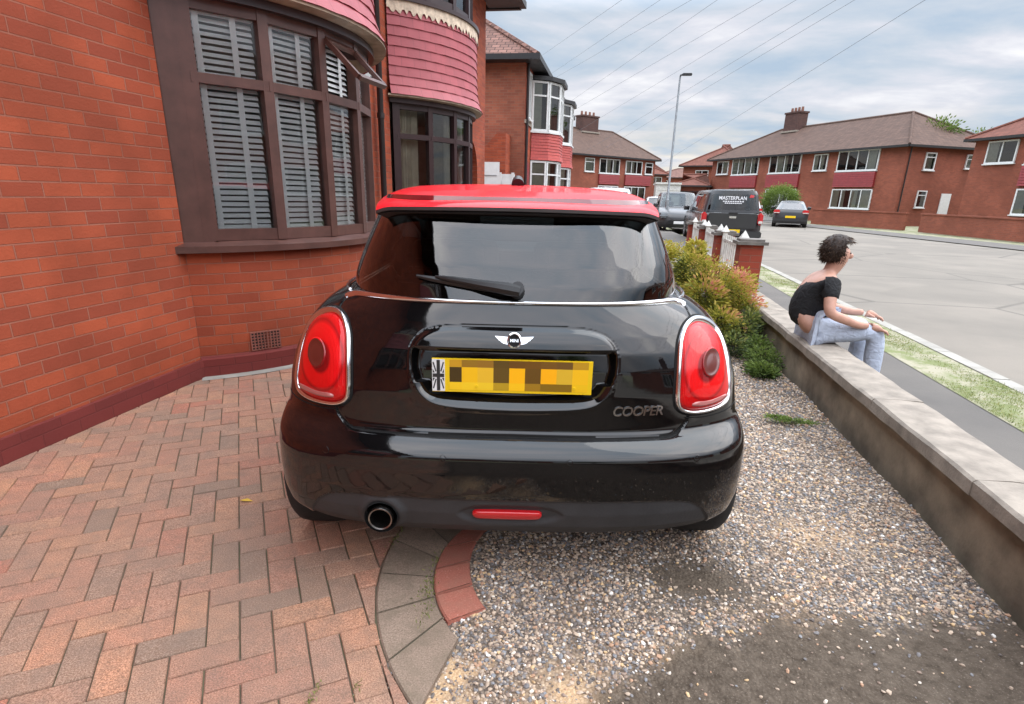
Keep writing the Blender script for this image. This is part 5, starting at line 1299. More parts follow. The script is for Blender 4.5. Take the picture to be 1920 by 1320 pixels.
# ---------------------------------------------------------------- cabin seen through the glass
sb = MB()
def pad(b, x0, x1, y0, y1, z0, z1, bev=.035):
    """soft box"""
    xs = [(x0, bev), (x0+bev, 0), (x1-bev, 0), (x1, bev)]
    ring_ = [(x0+bev, y0), (x1-bev, y0), (x1, y0+bev), (x1, y1-bev), (x1-bev, y1), (x0+bev, y1), (x0, y1-bev), (x0, y0+bev)]
    cx_, cy_ = (x0+x1)/2, (y0+y1)/2
    lv = [(z0, .82), (z0+bev*.5, 1), (z1-bev, 1), (z1-bev*.3, .92), (z1, .7)]
    rr_ = [[(cx_+(x-cx_)*s, cy_+(y-cy_)*s, z) for x, y in ring_] for z, s in lv]
    for p, q in zip(rr_[:-1], rr_[1:]):
        for i in range(8): j = (i+1) % 8; b.face([p[i], p[j], q[j], q[i]])
    b.face(rr_[-1]); b.face(rr_[0][::-1])
for x in (-.27, .27):
    st = MB(); pad(st, x-.24, x+.24, .78, .95, .55, 1.02); ob = st.build('rear_seat', M['upholstery'], car, smooth=50)
    hr = MB(); pad(hr, x-.13, x+.13, .80, .90, 1.02, 1.15); hr.build('headrest', M['upholstery'], ob, smooth=50)
for x in (-.34, .34):
    st = MB(); pad(st, x-.24, x+.24, 1.55, 1.72, .45, 1.10); ob = st.build('front_seat', M['upholstery'], car, smooth=50)
    hr = MB(); pad(hr, x-.14, x+.14, 1.52, 1.62, 1.13, 1.30); hr.build('headrest', M['upholstery'], ob, smooth=50)
fl_ = MB(); fl_.box(-.80, .80, .30, 3.0, .44, .46); fl_.box(-.58, .58, .30, .76, .80, .82); fl_.build('cabin_floor', M['upholstery'], car)
mi_ = MB(); pad(mi_, -.12, .12, 2.02, 2.05, 1.24, 1.30, .012); mi_.build('rear_view_mirror', M['black_plastic'], car)
for s in (-1, 1):
    dm = MB(); pad(dm, s*.83-.10, s*.83+.10, 2.28, 2.38, .93, 1.07, .04); dm.tube([(s*.63, 2.36, .96), (s*.75, 2.34, .97)], .02, 8); dm.build('door_mirror', M['paint_black'], car, smooth=50)

# ---------------------------------------------------------------- wheels (shared with the other vehicles)
def make_wheel(parent, x, y, z, r, width, side, rim='alloy', seg=48):
    tyr = MB(); hw = width/2; prof = [(r*.66, -hw*.92), (r*.80, -hw), (r*.94, -hw*.98), (r*.985, -hw*.82), (r, -hw*.55), (r, hw*.55), (r*.985, hw*.82), (r*.94, hw*.98), (r*.80, hw), (r*.66, hw*.92)]
    for i in range(seg):
        a, b = 2*math.pi*i/seg, 2*math.pi*(i+1)/seg
        for (r0, o0), (r1, o1) in zip(prof[:-1], prof[1:]):
            p = lambda rr, o, t_: (o, rr*math.cos(t_), rr*math.sin(t_)); tyr.face([p(r0, o0, a), p(r1, o1, a), p(r1, o1, b), p(r0, o0, b)])
    # block tread: grooves round the tyre
    for k in range(-2, 3):
        o = k*hw*.22
        for i in range(seg):
            a, b = 2*math.pi*i/seg, 2*math.pi*(i+.62)/seg; rr = r*1.004
            tyr.face([(o-hw*.08, rr*math.cos(a), rr*math.sin(a)), (o-hw*.08, rr*math.cos(b), rr*math.sin(b)), (o+hw*.08, rr*math.cos(b+.02), rr*math.sin(b+.02)), (o+hw*.08, rr*math.cos(a+.02), rr*math.sin(a+.02))])
    w_ = MB(); rb = r*.66
    for i in range(seg):
        a, b = 2*math.pi*i/seg, 2*math.pi*(i+1)/seg; p = lambda rr, o, t_: (o*side, rr*math.cos(t_), rr*math.sin(t_))
        for (r0, o0), (r1, o1) in (((rb*1.02, hw*.92), (rb*.94, hw*.86)), ((rb*.94, hw*.86), (rb*.90, hw*.2))): w_.face([p(r0, o0, a), p(r1, o1, a), p(r1, o1, b), p(r0, o0, b)])
    for k in range(5):
        t0 = 2*math.pi*k/5; 
        for dt in (-.22, .22):
            a = t0+dt; w_.box(0, 0, 0, 0, 0, 0) if False else None
            c0, c1 = Vector((hw*.72*side, rb*.15*math.cos(t0), rb*.15*math.sin(t0))), Vector((hw*.80*side, rb*.93*math.cos(a), rb*.93*math.sin(a)))
            bar(w_, c0, c1, rb*.14, -.015, .012, (side, 0, 0))
    w_.tube([(hw*.6*side, 0, 0), (hw*.84*side, 0, 0)], rb*.2, 14)
    piv = tyr.build('wheel', M['tyre'], parent, smooth=35); piv.location = (x, y, z)
    rm = w_.build('rim', M[rim], piv, smooth=35)
    bk = MB(); bk.face([(hw*.15*side, rb*.95*math.cos(a), rb*.95*math.sin(a)) for a in np.linspace(0, 2*np.pi, 25)[:-1]]); bk.build('brake_disc', M['trim'], piv)
    return piv
for s in (-1, 1):
    make_wheel(car, s*.765, AX_R, .300, .300, .195, s); make_wheel(car, s*.755, AX_F, .300, .300, .185, s)
# ================================================================ garden wall, piers and white railing
wl = thing('garden_wall', 'low rendered garden wall with a worn stone coping along the gravel drive', 'wall', (1.555, 2.0, 0))
def wob(b, x0, x1, y0, y1, z0, z1, n=26, amp=.006):
    """long low block with an uneven surface"""
    ys = [y0+(y1-y0)*i/n for i in range(n+1)]; pr = [(x0, z0), (x0, z1-.012), (x0+.012, z1), ((x0+x1)/2, z1+.004), (x1-.012, z1), (x1, z1-.012), (x1, z0)]
    rr_ = [[(x+random.uniform(-amp, amp), y, z+random.uniform(-amp, amp)*.6) for x, z in pr] for y in ys]
    for p, q in zip(rr_[:-1], rr_[1:]):
        for i in range(len(pr)-1): b.face([p[i+1], p[i], q[i], q[i+1]])
    b.face(rr_[0]); b.face(rr_[-1][::-1])
b = MB(); wob(b, 1.475, 1.635, -8, 7.0, -.15, .285, 60); b.build('wall_face', M['render_wall'], wl, smooth=30)
cp = MB(); y = -8.0
while y < 6.98:
    l = random.uniform(.78, .95); y1 = min(y+l, 6.99); wob(cp, 1.425+random.uniform(-.004, .004), 1.685, y, y1-.006, .285, .352, 7, .0035); y = y1
cp.build('coping', M['stone'], wl, smooth=30); attach(wl)
pier_lab = ['red brick pier at the end of the stone coping, nearest of the piers', 'second red brick pier behind the pink tipped bush', 'third red brick pier beside the white railing', 'farthest small brick pier before the parked cars']
for k, y in enumerate((7.17, 8.85, 10.5, 12.2)):
    t_ = thing('brick_pier', pier_lab[k], 'pier', (1.53, y, 0), 0, 'brick piers on the front wall'); zt_ = .865-.0*k
    b = MB(); b.box(-.125, .125, -.125, .125, -.1, zt_); b.build('pier_shaft', M['brick_pier'], t_)
    b = MB(); b.box(-.165, .165, -.165, .165, zt_, zt_+.035); b.box(-.13, .13, -.13, .13, zt_+.035, zt_+.06); b.build('pier_cap', M['cap'], t_)
dw = thing('dwarf_wall', 'low brick wall carrying the white railing between the piers', 'wall', (1.53, 9.7, 0))
b = MB(); 
for a, c in ((7.3, 8.72), (8.98, 10.37), (10.63, 12.07)): b.box(-.11, .11, a-9.7, c-9.7, -.1, .42)
b.build('wall_course', M['brick_pier'], dw)
lab2 = ['nearest white railing panel beside the end pier', 'middle white railing panel between brick piers', 'farthest white railing panel between brick piers']
for k, (a, c) in enumerate(((7.3, 8.72), (8.98, 10.37), (10.63, 12.07))):
    t_ = thing('white_railing', lab2[k], 'railing', (1.50, (a+c)/2, .42), 0, 'white railing panels')
    h = (c-a)/2; b = MB()
    for s in (-1, 1):
        y = s*(h-.07); b.box(-.03, .03, y-.03, y+.03, 0, .50)
        b.face([(-.05, y-.05, .50), (.05, y-.05, .50), (.05, y+.05, .50), (-.05, y+.05, .50)])
        for q in ((-.05, -.05, .05, -.05), (.05, -.05, .05, .05), (.05, .05, -.05, .05), (-.05, .05, -.05, -.05)): b.face([(q[0], y+q[1], .50), (q[2], y+q[3], .50), (0, y, .59)])
    b.build('railing_post', M['white_old'], t_)
    b = MB(); b.box(-.012, .012, -h+.1, h-.1, .06, .09); b.box(-.012, .012, -h+.1, h-.1, .38, .41)
    for i in range(9): y = -h+.17+(2*h-.34)*i/8; b.tube([(0, y, .04), (0, y, .47)], .012, 6)
    b.build('railing_bars', M['white_old'], t_)

# ================================================================ foliage
def leafmat(name, stops, rough=.55):
    mt, t, b = newmat(name); at = N(t, 'ShaderNodeAttribute'); at.attribute_name = 'rnd'
    L(t, RAMP(t, at.outputs['Fac'], stops), b.inputs['Base Color']); b.inputs['Roughness'].default_value = rough
    b.inputs['Specular IOR Level'].default_value = .3
    tr = N(t, 'ShaderNodeBsdfTranslucent'); L(t, RAMP(t, at.outputs['Fac'], stops), tr.inputs[0]); mx = N(t, 'ShaderNodeMixShader'); mx.inputs[0].default_value = .3
    out = [n for n in t.nodes if n.type == 'OUTPUT_MATERIAL'][0]; L(t, b.outputs[0], mx.inputs[1]); L(t, tr.outputs[0], mx.inputs[2]); L(t, mx.outputs[0], out.inputs[0]); return mt
def leaves(name, pts, size, mt_, parent, rnd, up=.5, aspect=.5, seed=1):
    """a small folded leaf (4 triangles as 2 quads) at every point"""
    g = np.random.default_rng(seed); n = len(pts); s = size*g.uniform(.6, 1.25, n)
    d = g.normal(size=(n, 3)); d[:, 2] = np.abs(d[:, 2])*up+.1*up; d /= np.linalg.norm(d, axis=1)[:, None]
    sd = np.cross(d, g.normal(size=(n, 3))); sd /= np.maximum(np.linalg.norm(sd, axis=1)[:, None], 1e-6); nn = np.cross(d, sd)
    tip = pts+d*s[:, None]; mid = pts+d*(s*.5)[:, None]; w_ = (s*aspect*.5)[:, None]
    V = np.stack([pts, mid+sd*w_+nn*w_*.4, tip, mid-sd*w_+nn*w_*.4], 1).reshape(-1, 3); F = np.arange(n*4).reshape(n, 4)
    F = np.concatenate([F[:, [0, 1, 2]], F[:, [0, 2, 3]]], 1).reshape(-1, 3)
    return npmesh(name, V, F, mt_, parent, False, attrs={'rnd': ('FACE', np.repeat(rnd, 2))})
def clumpy(n, clumps, seed, shell=.55):
    """points in a set of ellipsoid clumps (cx,cy,cz,rx,ry,rz,weight), denser towards the outside"""
    g = np.random.default_rng(seed); w_ = np.array([c[6] for c in clumps], float); w_ /= w_.sum(); k = g.choice(len(clumps), n, p=w_); c = np.array(clumps)[k]
    d = g.normal(size=(n, 3)); d /= np.linalg.norm(d, axis=1)[:, None]; r = (shell+(1-shell)*g.random(n)**.7)*(1+.16*g.normal(size=n))
    return c[:, :3]+d*r[:, None]*c[:, 3:6], d, k
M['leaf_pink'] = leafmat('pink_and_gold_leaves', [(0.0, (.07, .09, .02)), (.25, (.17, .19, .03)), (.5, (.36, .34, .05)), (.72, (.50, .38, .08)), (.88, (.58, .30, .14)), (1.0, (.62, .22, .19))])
M['leaf_gold'] = leafmat('yellow_green_leaves', [(0.0, (.10, .12, .02)), (.4, (.30, .29, .04)), (.8, (.48, .42, .06)), (1.0, (.55, .38, .12))])
M['leaf_mix'] = leafmat('olive_leaves', [(0.0, (.02, .03, .012)), (.4, (.07, .10, .03)), (.75, (.20, .23, .05)), (1.0, (.40, .36, .12))])
M['leaf_green'] = leafmat('green_leaves', [(0.0, (.03, .05, .015)), (.5, (.09, .14, .03)), (1.0, (.20, .27, .06))])
M['leaf_bluegreen'] = leafmat('blue_green_leaves', [(0.0, (.03, .05, .03)), (.5, (.08, .13, .07)), (1.0, (.20, .26, .13))])
M['leaf_dry'] = leafmat('dry_grass_blades', [(0.0, (.10, .14, .03)), (.5, (.20, .25, .06)), (1.0, (.38, .34, .14))])
M['stem'] = plain('woody_stem', (.09, .06, .04), .9)
def shrub(name, label, cat, loc, clumps, n, size, mt_, rndf, nst=26, seed=3, group=None, stem_z=0.0, shell=.5, aspect=.5):
    root = thing(name, label, cat, loc, 0, group); P, d, k = clumpy(n, clumps, seed, shell); P[:, 2] = np.maximum(P[:, 2], .01)
    leaves('foliage', P, size, mt_, root, np.clip(rndf(P, d, k), 0, 1), seed=seed, aspect=aspect)
    g = np.random.default_rng(seed+9); st = MB()
    for i in range(nst):
        q = P[g.integers(len(P))]; b0 = np.array([q[0]*.15, q[1]*.15, 0]); m_ = (b0+q)/2+g.normal(size=3)*.03; st.tube([b0, m_, q], [.008, .006, .003], 4)
    st.build('stems', M['stem'], root); return root
gR = np.random.default_rng(5)
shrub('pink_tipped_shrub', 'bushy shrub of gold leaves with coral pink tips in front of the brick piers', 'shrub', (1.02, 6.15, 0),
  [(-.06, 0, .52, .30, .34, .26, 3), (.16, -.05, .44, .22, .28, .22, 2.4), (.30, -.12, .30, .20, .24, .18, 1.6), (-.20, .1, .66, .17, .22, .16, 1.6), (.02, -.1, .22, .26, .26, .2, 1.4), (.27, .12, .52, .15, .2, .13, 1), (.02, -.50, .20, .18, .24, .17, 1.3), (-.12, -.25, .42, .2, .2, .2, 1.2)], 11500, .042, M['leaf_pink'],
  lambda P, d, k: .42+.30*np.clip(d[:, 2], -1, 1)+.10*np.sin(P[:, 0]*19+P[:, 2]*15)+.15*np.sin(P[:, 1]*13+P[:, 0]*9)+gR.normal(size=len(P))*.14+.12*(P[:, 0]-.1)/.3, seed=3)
shrub('golden_shrub', 'yellow green shrub just left of and behind the pink tipped one', 'shrub', (.72, 7.1, 0),
  [(0, 0, .62, .22, .26, .22, 2), (.18, -.1, .55, .2, .2, .2, 1.5), (-.16, 0, .72, .15, .2, .14, 1), (.05, 0, .3, .26, .26, .25, 1.5), (.22, .1, .78, .1, .12, .1, .6)], 6500, .040, M['leaf_gold'],
  lambda P, d, k: .5+.3*d[:, 2]+gR.normal(size=len(P))*.16, seed=4)
shrub('border_plant', 'dark green plant with upright leaves under the end of the coping', 'plant', (1.22, 5.5, 0),
  [(0, 0, .16, .16, .2, .16, 2), (-.12, -.25, .10, .14, .16, .12, 1), (.1, .2, .22, .1, .14, .14, 1)], 2100, .045, M['leaf_mix'], lambda P, d, k: .30+.3*d[:, 2]+gR.normal(size=len(P))*.2, nst=14, seed=6, shell=.3, aspect=.3)
shrub('ground_weeds', 'clump of bright green weeds growing against the foot of the garden wall', 'plant', (1.31, 5.05, 0),
  [(0, 0, .07, .15, .32, .10, 2), (.02, .3, .10, .12, .2, .10, 1), (-.06, -.3, .04, .12, .18, .06, 1)], 3600, .030, M['leaf_green'], lambda P, d, k: .5+.35*d[:, 2]+gR.normal(size=len(P))*.2, nst=6, seed=7, shell=.2)
shrub('ground_weeds', 'low green weeds in the gravel near the right edge of the drive', 'plant', (1.20, 3.64, 0.02),
  [(0, 0, .01, .15, .05, .016, 2), (-.1, .05, .008, .08, .04, .012, 1)], 700, .018, M['leaf_green'], lambda P, d, k: .7+.2*d[:, 2]+gR.normal(size=len(P))*.2, nst=2, seed=8, shell=.1)
# moss and grass in the joints between the rings and the blocks
g = np.random.default_rng(21); pts = []
for (x, y, sx_, sy_, n) in ((-.56, 1.66, .018, .045, 120), (-.575, 1.80, .015, .05, 60), (-.53, 1.52, .012, .03, 40), (-.79, 1.93, .008, .06, 40), (-.735, 1.14, .006, .03, 40), (-.70, 1.07, .008, .012, 50), (-.63, 1.20, .006, .02, 18)):
    pts.append(np.c_[g.normal(x, sx_, n), g.normal(y, sy_, n), np.full(n, .001)])
pts = np.vstack(pts); stuff(leaves('joint_grass', pts, .016, M['leaf_dry'], None, g.random(len(pts)), up=1.6, aspect=.22, seed=22), 'sparse grass and moss growing in the joints beside the grey kerb ring', 'grass')
# verge grass
n = 60000; P = np.c_[g.uniform(2.62, 3.12, n), 2+g.random(n)**1.4*18, np.full(n, .006)]; keep = (np.sin(P[:, 1]*3.1)+np.sin(P[:, 0]*13+P[:, 1]*1.3)+g.normal(size=n)*.8) > .1
stuff(leaves('verge_grass', P[keep], .020, M['leaf_dry'], None, g.random(keep.sum()), up=1.6, aspect=.16, seed=23), 'patchy short grass on the strip between pavement and road', 'grass')
# round bush by the far right house, far trees
shrub('round_bush', 'clipped round green bush behind the cream wall of the right semi', 'shrub', (11.25, 45.3, .2), [(0, 0, 1.05, 1.1, 1.1, .95, 1)], 9000, .12, M['leaf_green'], lambda P, d, k: .62+.35*d[:, 2]+gR.normal(size=len(P))*.16, nst=10, seed=12, shell=.8)
def tree(label, loc, h, r, seed, mt_='leaf_green', n=9000, size=.22):
    root = thing('broadleaf_tree', label, 'tree', loc); g = np.random.default_rng(seed)
    cl = [(g.normal(0, r*.42), g.normal(0, r*.42), h*.62+g.normal(0, h*.13), r*g.uniform(.35, .55), r*g.uniform(.35, .55), r*g.uniform(.3, .45), 1) for _ in range(11)]
    P, d, k = clumpy(n, cl, seed, .45); leaves('crown', P, size, M[mt_], root, np.clip(.45+.35*d[:, 2]+g.normal(size=n)*.18, 0, 1), seed=seed)
    t_ = MB(); t_.tube([(0, 0, -.2), (0, 0, h*.3), (r*.05, 0, h*.55)], [h*.028, h*.02, h*.012], 8)
    for c in cl[:6]: t_.tube([(0, 0, h*.32), (c[0]*.5, c[1]*.5, h*.45), c[:3]], [h*.014, h*.009, h*.004], 6)
    t_.build('trunk', M['stem'], root, smooth=True); return root
tree('tree top showing over the left end of the right semi', (11.6, 80, 0), 6.6, 2.4, 31)
tree('leafy tree between the two semis on the right', (22.5, 50, 0), 7.5, 2.6, 32)
tree('tall tree behind the far right semi', (36, 42, 0), 10, 4.2, 33)
tree('tree across the road behind the photographer', (12, -26, 0), 9, 3.6, 34)
shrub('garden_hedge', 'dark green hedge in front of the far right semi', 'hedge', (19.2, 27.5, 0), [(0, 0, .7, .7, 3.8, .55, 1), (0, 2, .8, .6, 1.5, .5, .5)], 9000, .11, M['leaf_green'], lambda P, d, k: .5+.35*d[:, 2]+gR.normal(size=len(P))*.16, nst=10, seed=14, shell=.75)
def low_wall(label, p, q, h, mt_, th=.2):
    b = MB(); A, d, n_, L_ = facade_frame(p, q); T = Matrix(((d.x, n_.x, 0, A.x), (d.y, n_.y, 0, A.y), (0, 0, 1, 0), (0, 0, 0, 1))); b.box(0, L_, -th/2, th/2, -.1, h, T); b.box(-.04, L_+.04, -th/2-.04, th/2+.04, h, h+.07, T)
    return tag(b.build('garden_wall', M[mt_]), label, 'wall', 'front garden walls across the street')
low_wall('cream painted front wall below the round green bush', (8.4, 48.5), (12.4, 43.6), .92, 'white_old')
low_wall('brick front wall in front of the right end of the right semi', (12.9, 43.0), (16.0, 37.0), .8, 'brick_far')
low_wall('brick front wall along the far right semi', (16.2, 35.6), (17.9, 22.0), .8, 'brick_far')

# ================================================================ street lamp and overhead wires
lp = thing('street_lamp', 'tall grey street lamp post with a small flat head reaching right', 'street lamp', (2.10, 27, 0))
b = MB(); b.tube([(0, 0, -.1), (0, 0, 1.25)], .075, 14); b.tube([(0, 0, 1.25), (0, 0, 1.32), (0, 0, 6.02)], [.075, .052, .036], 14); b.build('column', M['galv'], lp, smooth=True)
b = MB(); b.tube([(0, 0, 6.0), (.02, 0, 6.09), (.10, 0, 6.10)], [.036, .034, .03], 10); b.box(.06, .46, -.10, .10, 6.075, 6.125); b.box(.10, .44, -.075, .075, 6.125, 6.15); b.box(.10, .42, -.07, .07, 6.065, 6.076); b.build('lamp_head', M['gutter'], lp)
WR = [((0.83, 19.0, 7.3), (-6.08, 44.0, 10.2)), ((2.06, 19.0, 7.38), (-4.91, 44.0, 9.38)), ((3.42, 19.0, 7.5), (-5.14, 44.0, 8.83)), ((4.13, 19.0, 7.74), (-3.75, 44.0, 7.5)), ((5.87, 19.0, 7.83), (-4.0, 44.0, 6.66)), ((6.53, 19.0, 7.77), (-1.49, 44.0, 6.56)), ((6.41, 19.0, 6.82), (1.6, 44.0, 6.17)), ((6.64, 19.0, 7.25), (0.02, 44.0, 5.83)), ((6.07, 19.0, 5.48), (4.76, 44.0, 4.86))]
def wire_ext(p, q, t0):
    p, q = Vector(p), Vector(q); return p+(p-q)*t0
lab3 = ['highest', 'second highest', 'third from the top', 'fourth from the top', 'fifth from the top', 'sixth from the top', 'third from the bottom', 'second from the bottom', 'lowest']
for k, (p, q) in enumerate(WR):
    a = wire_ext(p, q, 1.3); q = wire_ext(q, p, .9); b = MB(); n = 18
    b.tube([a.lerp(q, i/n)+Vector((0, 0, -.35*math.sin(math.pi*i/n))) if False else a.lerp(q, i/n) for i in range(n+1)], .0055, 4)
    tag(b.build('overhead_wire', M['wire']), 'thin overhead wire slanting across the sky, '+lab3[k]+' at the houses', 'wire', 'overhead wires fanning over the street')
# ================================================================ other vehicles
def shell_mesh(T, n, D, zs, parent, mats, classify, name_of, Df=.8, nr=22, ns=26, nf=22, nfr=2.6, sig=(.02, .02, .04), extra=None):
    rows = []
    for z in zs:
        w, yr, yf = table(T, np.array([z]), sig); w, yr, yf = w[0], yr[0], yf[0]; th = np.linspace(0, np.pi/2, 300)
        def res(x, y, k): s = np.r_[0, np.cumsum(np.hypot(np.diff(x), np.diff(y)))]; q = np.linspace(0, s[-1], k); return np.interp(q, s, x), np.interp(q, s, y)
        a = res(w*np.sin(th)**(2/n), yr+D*(1-np.cos(th)**(2/n)), nr); c = res(w*np.cos(th)**(2/nfr), yf-Df*(1-np.sin(th)**(2/nfr)), nf); ys = np.linspace(yr+D, yf-Df, ns+2)[1:-1]
        rows.append(np.c_[np.r_[a[0], np.full(ns, w), c[0]], np.r_[a[1], ys, c[1]]])
    R = np.array(rows); fu = np.concatenate([(R*[-1, 1])[:, :0:-1], R], 1); nc = fu.shape[1]; Z = np.repeat(np.array(zs)[:, None], nc, 1)
    V = np.stack([fu[..., 0], fu[..., 1], Z], -1).reshape(-1, 3); F = (np.arange(len(zs)-1)[:, None]*nc+np.arange(nc-1)[None]).ravel(); F = np.c_[F, F+1, F+nc+1, F+nc]; c = V[F].mean(1)
    w_, yr_, yf_ = table(T, c[:, 2], sig); k = classify(c, np.abs(c[:, 0])/w_, yr_, yf_); out = {}
    for i, nm in enumerate(name_of):
        if nm is None or not (k == i).any(): continue
        ymid = V[:, 1].mean()
        halves = {'side_windows': (('side_window', c[:, 0] > 0), ('side_window', c[:, 0] < 0)), 'bumper': (('rear_bumper', c[:, 1] < 1.5), ('front_bumper', c[:, 1] > 1.5))}.get(nm, ((nm, c[:, 0] > -99),))
        for n2_, msk in halves:
            f = F[(k == i) & msk]
            if len(f): u, inv = np.unique(f, return_inverse=True); out[n2_] = npmesh(n2_, V[u], inv.reshape(-1, 4), mats[i], parent)
    top = R[-1]; cap = np.concatenate([(top*[-1, 1])[:0:-1], top]); return out, cap
def roof_cap(name, cap, z, crown, mt_, parent, n=8):
    c = np.array([0, (cap[:, 1].min()+cap[:, 1].max())/2]); rings = []; m_ = len(cap)
    for k in range(n+1): s = 1-k/n; q = c+(cap-c)*s; rings.append(np.c_[q, np.full(m_, z+crown*(1-s**2.4))])
    V = np.vstack(rings); F = [(k*m_+i, k*m_+(i+1) % m_, (k+1)*m_+(i+1) % m_, (k+1)*m_+i) for k in range(n) for i in range(m_)]
    return npmesh(name, V, np.array(F), mt_, parent)
def rbox(x0, x1, y0, y1, z0, z1, name, mt_, parent, bev=.02):
    b = MB(); b.box(x0, x1, y0, y1, z0, z1); o = b.build(name, M[mt_] if isinstance(mt_, str) else mt_, parent); bm = bmesh.new(); bm.from_mesh(o.data)
    bmesh.ops.bevel(bm, geom=bm.edges[:], offset=min(bev, .45*min(x1-x0, y1-y0, z1-z0)), segments=2, affect='EDGES'); bm.to_mesh(o.data); bm.free(); o.data.shade_smooth(); o.data.set_sharp_from_angle(angle=rad(50)); return o
def vehicle(name, label, loc, rz, W, Ln, H, belt, col, ghw, rear_rake, wind_y, roof_y0, roof_y1, bonnet=.80, lampz=(.72, .92), lampw=.2, plate=True, wheel_r=.32, canopy=False, cat='car', plate_c='plate_yellow', rear_lamps=True):
    root = thing(name, label, cat, loc, rz); hw = W/2; mp_ = M[col]
    T = np.array([(.20, hw*.93, .10, Ln-.10), (.32, hw*.985, .02, Ln-.02), (.50, hw, 0, Ln), (.66, hw, .02, Ln-.02), (.80, hw*.99, .04, Ln-.12), (belt-.06, hw*.97, .07, Ln-.55 if bonnet < belt-.08 else Ln-.2), (belt, hw*.92, .11, wind_y+.12)])
    axr, axf, ar = .85 if Ln > 4.6 else .68, Ln-.85, wheel_r+.045
    def cls(c, t_, yr, yf):
        a = (np.abs(c[:, 0]) > hw*.6) & ((np.hypot(c[:, 1]-axr, c[:, 2]-wheel_r) < ar) | (np.hypot(c[:, 1]-axf, c[:, 2]-wheel_r) < ar)) & (c[:, 1] > .25) & (c[:, 1] < Ln-.2)
        k = np.zeros(len(c), int); k[(c[:, 2] < .42) & ((c[:, 1] < .5) | (c[:, 1] > Ln-.5))] = 2; k[a] = 1; return k
    shell_mesh(T, 3.4, .42, np.arange(.20, belt+.001, .028), root, [mp_, None, M['trim']], cls, ['body', None, 'bumper'], Df=.7)
    G = np.array([(belt, hw*ghw[0], .12, wind_y), (H-.14, hw*ghw[1], .12+rear_rake*.85, roof_y1+.12), (H-.05, hw*ghw[2], .12+rear_rake, roof_y1)])
    zt_ = H-.05
    def clg(c, t_, yr, yf):
        k = np.zeros(len(c), int); f = (c[:, 2]-belt)/(zt_-belt); inb = (f > .10) & (f < .86)
        k[(c[:, 1] < yr+.35) & (t_ < .86) & inb] = 1; k[(c[:, 1] > yf-.30) & (t_ < .93) & (f > .06) & (f < .94)] = 2
        yy = (c[:, 1]-.5)/(wind_y-.9); k[(t_ > .985) & (c[:, 1] > yr+.6) & (c[:, 1] < yf-.42) & inb & (np.abs(c[:, 1]-(roof_y1+.12+.5)/2) > .05) & (np.abs(c[:, 1]-1.35) > (.05 if canopy else -1))] = 3; return k
    out, cap = shell_mesh(G, 4.0, .32, np.arange(belt, zt_+.001, (zt_-belt)/18), root, [mp_, M['car_glass'], M['clear_glass'], M['car_glass']], clg, ['pillars', 'rear_window', 'windscreen', 'side_windows'], Df=.3, nfr=3.4)
    roof_cap('roof', cap, zt_, .05, mp_, root)
    fb = MB(); fb.box(-hw*.86, hw*.86, .3, Ln-.4, .22, .30); fb.box(-hw*.84, hw*.84, .35, wind_y, belt-.12, belt-.08); fb.build('underbody', M['black_plastic'], root)
    for x in (-.36, .36):
        s_ = MB(); pad(s_, x-.23, x+.23, wind_y-1.35, wind_y-1.2, .5, belt+.22); pad(s_, x-.12, x+.12, wind_y-1.36, wind_y-1.27, belt+.24, belt+.40); s_.build('seat', M['upholstery'], root, smooth=50)
    for s in (-1, 1):
        if rear_lamps:
            l = rbox(s*(hw-.02)-lampw*(s > 0), s*(hw-.02)+lampw*(s < 0), .02, .26, lampz[0], lampz[1], 'tail_light', 'reflector', root, .04)
            h_ = (lampz[1]-lampz[0]); rbox(s*(hw-.02)-lampw*(s > 0)+.02, s*(hw-.02)+lampw*(s < 0)-.02, .008, .03, lampz[0]+h_*.12, lampz[0]+h_*.34, 'reversing_lens', 'white_old', l, .008)
        rbox(s*(hw-.05)-.34*(s > 0), s*(hw-.05)+.34*(s < 0), Ln-.28, Ln-.03, .60, .76, 'headlight', 'galv', root, .06)
        for ay in (axr, axf): make_wheel(root, s*(hw-.115), ay, wheel_r, wheel_r, .21, s, seg=28)
        dm = MB(); pad(dm, s*(hw+.06)-.10, s*(hw+.06)+.10, wind_y-.55, wind_y-.45, belt-.02, belt+.14, .04); dm.build('door_mirror', M[col], root, smooth=50)
    rbox(-.5, .5, Ln-.03, Ln+.015, .34, .50, 'front_grille', 'black_plastic', root, .03)
    if plate:
        z0 = .50 if not canopy else .43; rbox(-.26, .26, -.022, .006, z0, z0+.11, 'number_plate', plate_c, root, .004)
    rbox(-.26, .26, Ln+.016, Ln+.03, .36, .47, 'front_number_plate', 'plate_white', root, .004)
    # door shut lines and sills
    dl = MB()
    for y in (axr+.42, (axr+axf)/2+.15, axf-.42):
        for s in (-1, 1): dl.box(s*(hw+.001)-.0015, s*(hw+.001)+.0015, y-.004, y+.004, .36, belt-.05)
    dl.build('door_shut_lines', M['gap'], root)
    return root
M['paint_dark'] = paint('slate_black_paint', (.012, .013, .015), rough=.09, base_rough=.4)
M['paint_grey'] = paint('grey_metallic_paint', (.04, .04, .042), coat=.6, rough=.12, base_rough=.35)
M['paint_white'] = paint('white_paint', (.72, .73, .73), rough=.06, base_rough=.5)
M['paint_silver'] = paint('silver_pinkish_paint', (.32, .29, .30), rough=.08, base_rough=.4)
GZ = -.055
pk = vehicle('pickup_truck', 'black pickup truck with a hardtop canopy over its bed, parked facing away at the kerb', (3.42, 18.9, GZ), 0, 1.82, 5.2, 1.70, 1.02, 'paint_dark', (.91, .80, .74), .10, 4.1, .25, 3.25, bonnet=1.0, lampz=(.68, 1.02), lampw=.15, wheel_r=.37, canopy=True, cat='pickup truck')
